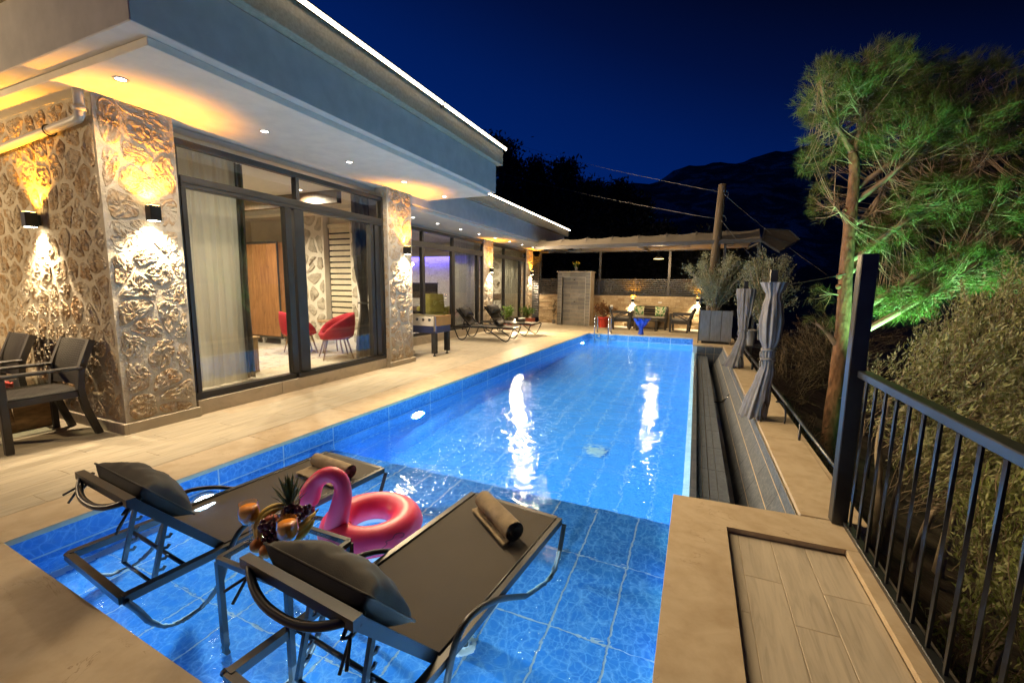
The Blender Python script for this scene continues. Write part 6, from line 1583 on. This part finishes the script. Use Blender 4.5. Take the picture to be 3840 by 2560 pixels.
bush('olive_shrub', 'greener leafy shrub pressed against the railing, nearest the camera', 'shrub', (2.1, 2.8, -1.9),
     [((2.25, 3.9, -.35), (.42, .45, .48), 260), ((1.80, 3.1, -.80), (.32, .5, .38), 90), ((2.15, 3.05, -.40), (.42, .45, .45), 260), ((2.6, 3.0, .0), (.45, .55, .6), 280), ((1.72, 2.35, -.85), (.36, .45, .38), 210), ((2.1, 2.2, -.45), (.40, .5, .5), 260), ((1.7, 1.6, -.9), (.36, .45, .45), 180), ((2.0, 1.4, -.6), (.42, .45, .5), 160), ((3.0, 3.5, .25), (.4, .5, .5), 180)],
     'lush_leaf', .055, .0155, 20, 84, (.25, 0, .2),
     [([(1.8, 3.4, -2.0), (2.0, 3.7, -1.0), (2.5, 4.1, .2)], .04), ([(1.6, 2.9, -1.9), (2.1, 3.3, -.9), (2.5, 3.6, -.1), (3.0, 4.0, .5)], .035), ([(1.5, 2.3, -1.9), (1.8, 2.5, -1.1), (2.2, 2.6, -.3)], .03), ([(1.45, 3.9, -1.8), (1.75, 4.0, -1.1), (2.3, 3.9, -.7), (2.9, 3.8, -.4)], .028)], 'twig', None, .0032, .24)
bush('dry_shrub', 'dark dry shrub on the slope behind the pipe rail', 'shrub', (1.9, 9.3, -2), [((1.75, 9.9, -.45), (.55, .6, .6), 240), ((2.5, 10.3, .05), (.7, .6, .55), 260), ((1.55, 7.6, -1.1), (.4, .9, .5), 160), ((1.5, 6.0, -1.2), (.35, .8, .45), 120)], 'shrub_leaf', .05, .016, 10, 82, (0, 0, .1), None, 'twig', None, .0035, .30)
bush('dry_shrub', 'low dark shrub farther down the slope left of the pine', 'shrub', (3.2, 13.5, -2), [((2.6, 13.0, -.3), (.9, .8, .6), 240), ((3.9, 14.5, .1), (1.2, .9, .6), 220)], 'shrub_leaf', .06, .02, 10, 83, (0, 0, .1), None, 'twig', None, .004, .35)
tag(obj('stone_slab', MB().box((1.55, 3.95, -1.35), (2.1, 4.45, -1.29), .01), 'stone_slab'), 'flat pale stone slab lying under the olive bush', 'slab')
for i, (p, s_, lb) in enumerate((((1.35, 4.2, -1.55), .22, 'rough rock on the slope nearest the platform'), ((1.45, 5.0, -1.6), .2, 'rough rock on the slope beyond the slab'), ((1.5, 3.2, -1.65), .25, 'rough rock below the railing post'))):
    mb = MB().sphere((0, 0, 0), s_, 14, 10, (1.2, 1, .6)); mb.v = [tuple(Vector(q)*(1+.3*noise.noise(Vector(q)*6+Vector((i*7, 0, 0))))) for q in mb.v]
    o = obj('rock', mb, 'rock'); o.location = p; tag(o, lb, 'rock', 'rocks on the slope')

# dark trees beyond the house
def night_tree(label, x, y, h, w_, seed, kind):
    r = np.random.default_rng(seed); t = thing('background_tree', label, 'tree', (x, y, -.6), 0, 'dark trees beyond the house')
    part('trunk', MB().tube([(0, 0, 0), (.1, 0, h*.4), (0, 0, h*.92)], [.20, .14, .04], 8), 'bark_pine', t)
    P = []; n = 0
    lay = 9 if kind == 'pine' else 7
    C = []
    for j in range(lay):
        k = j/(lay-1); z = h*(.22+.78*k)
        rr = 1.25*w_*((1-k)**.7*.9+.18) if kind == 'pine' else w_*(math.sin(PI*(.18+.75*k)))
        for i in range(int(5+9*rr/w_)):
            a = r.uniform(0, 2*PI); d = rr*r.uniform(.4, 1.05); C.append((d*math.cos(a), d*math.sin(a), z+r.uniform(-.5, .5)))
    C = np.array(C); m = 190
    Pp = np.repeat(C, m, 0)+r.normal(size=(len(C)*m, 3))*np.array([.42, .42, .34]); Dd = r.normal(size=Pp.shape)+np.array([0, 0, .5])
    soup('crown', leaf_quads(Pp, Dd, r.uniform(.22, .42, len(Pp)), r.uniform(.09, .16, len(Pp))), 4, 'dark_leaf', t, None, (0, 0, 0))
for i, (x, y, h, w_, kd, lb) in enumerate(((-13.2, 28.6, 11.6, 2.9, 'round', 'big dark tree rising right behind the near roof tip'), (-10.9, 29.6, 10.0, 1.0, 'pine', 'slim dark conifer with a thin see through top'), (-9.0, 30.2, 10.0, 1.5, 'pine', 'broad dark pine with a knobbly top'), (-7.2, 30.0, 8.4, 2.0, 'round', 'dark tree between the pines and the far ridge'), (-5.4, 31.4, 8.4, 1.4, 'pine', 'dark pointed tree left of the mountain foot'), (-4.3, 31.8, 7.7, 1.6, 'round', 'low dark tree above the middle of the awning'), (-12.0, 27.5, 8.4, 2.0, 'round', 'dark tree filling the gap above the far parapet'), (-2.2, 30.5, 5.2, 1.8, 'round', 'low dark tree seen under the awning, left of centre'), (.6, 29, 4.6, 1.8, 'round', 'low dark tree seen under the awning, right of centre'))):
    night_tree(lb, x, y, h, w_, 200+i, kd)

# unseen lamp post beyond the left edge, assumed from chair shadows, added as fill
t = thing('assumed_lamp_post', 'assumed garden lamp post beyond the left edge, added to brighten wall and foreground', 'lamp', (-8.3, -.9, 0))
part('pole', MB().cyl((0, 0, 0), (0, 0, 2.1), .03, 12), 'black_metal', t)
part('base', MB().lathe([(.10, 0), (.10, .02), (.03, .05)], n=16), 'black_metal', t)
part('globe', MB().sphere((0, 0, 2.22), .10, 16, 12), 'pendant_em', t)
lamp('lamp_glow', 'POINT', (0, .13, 2.22), 520, (1, .72, .38), t, None, shadow_soft_size=.06)
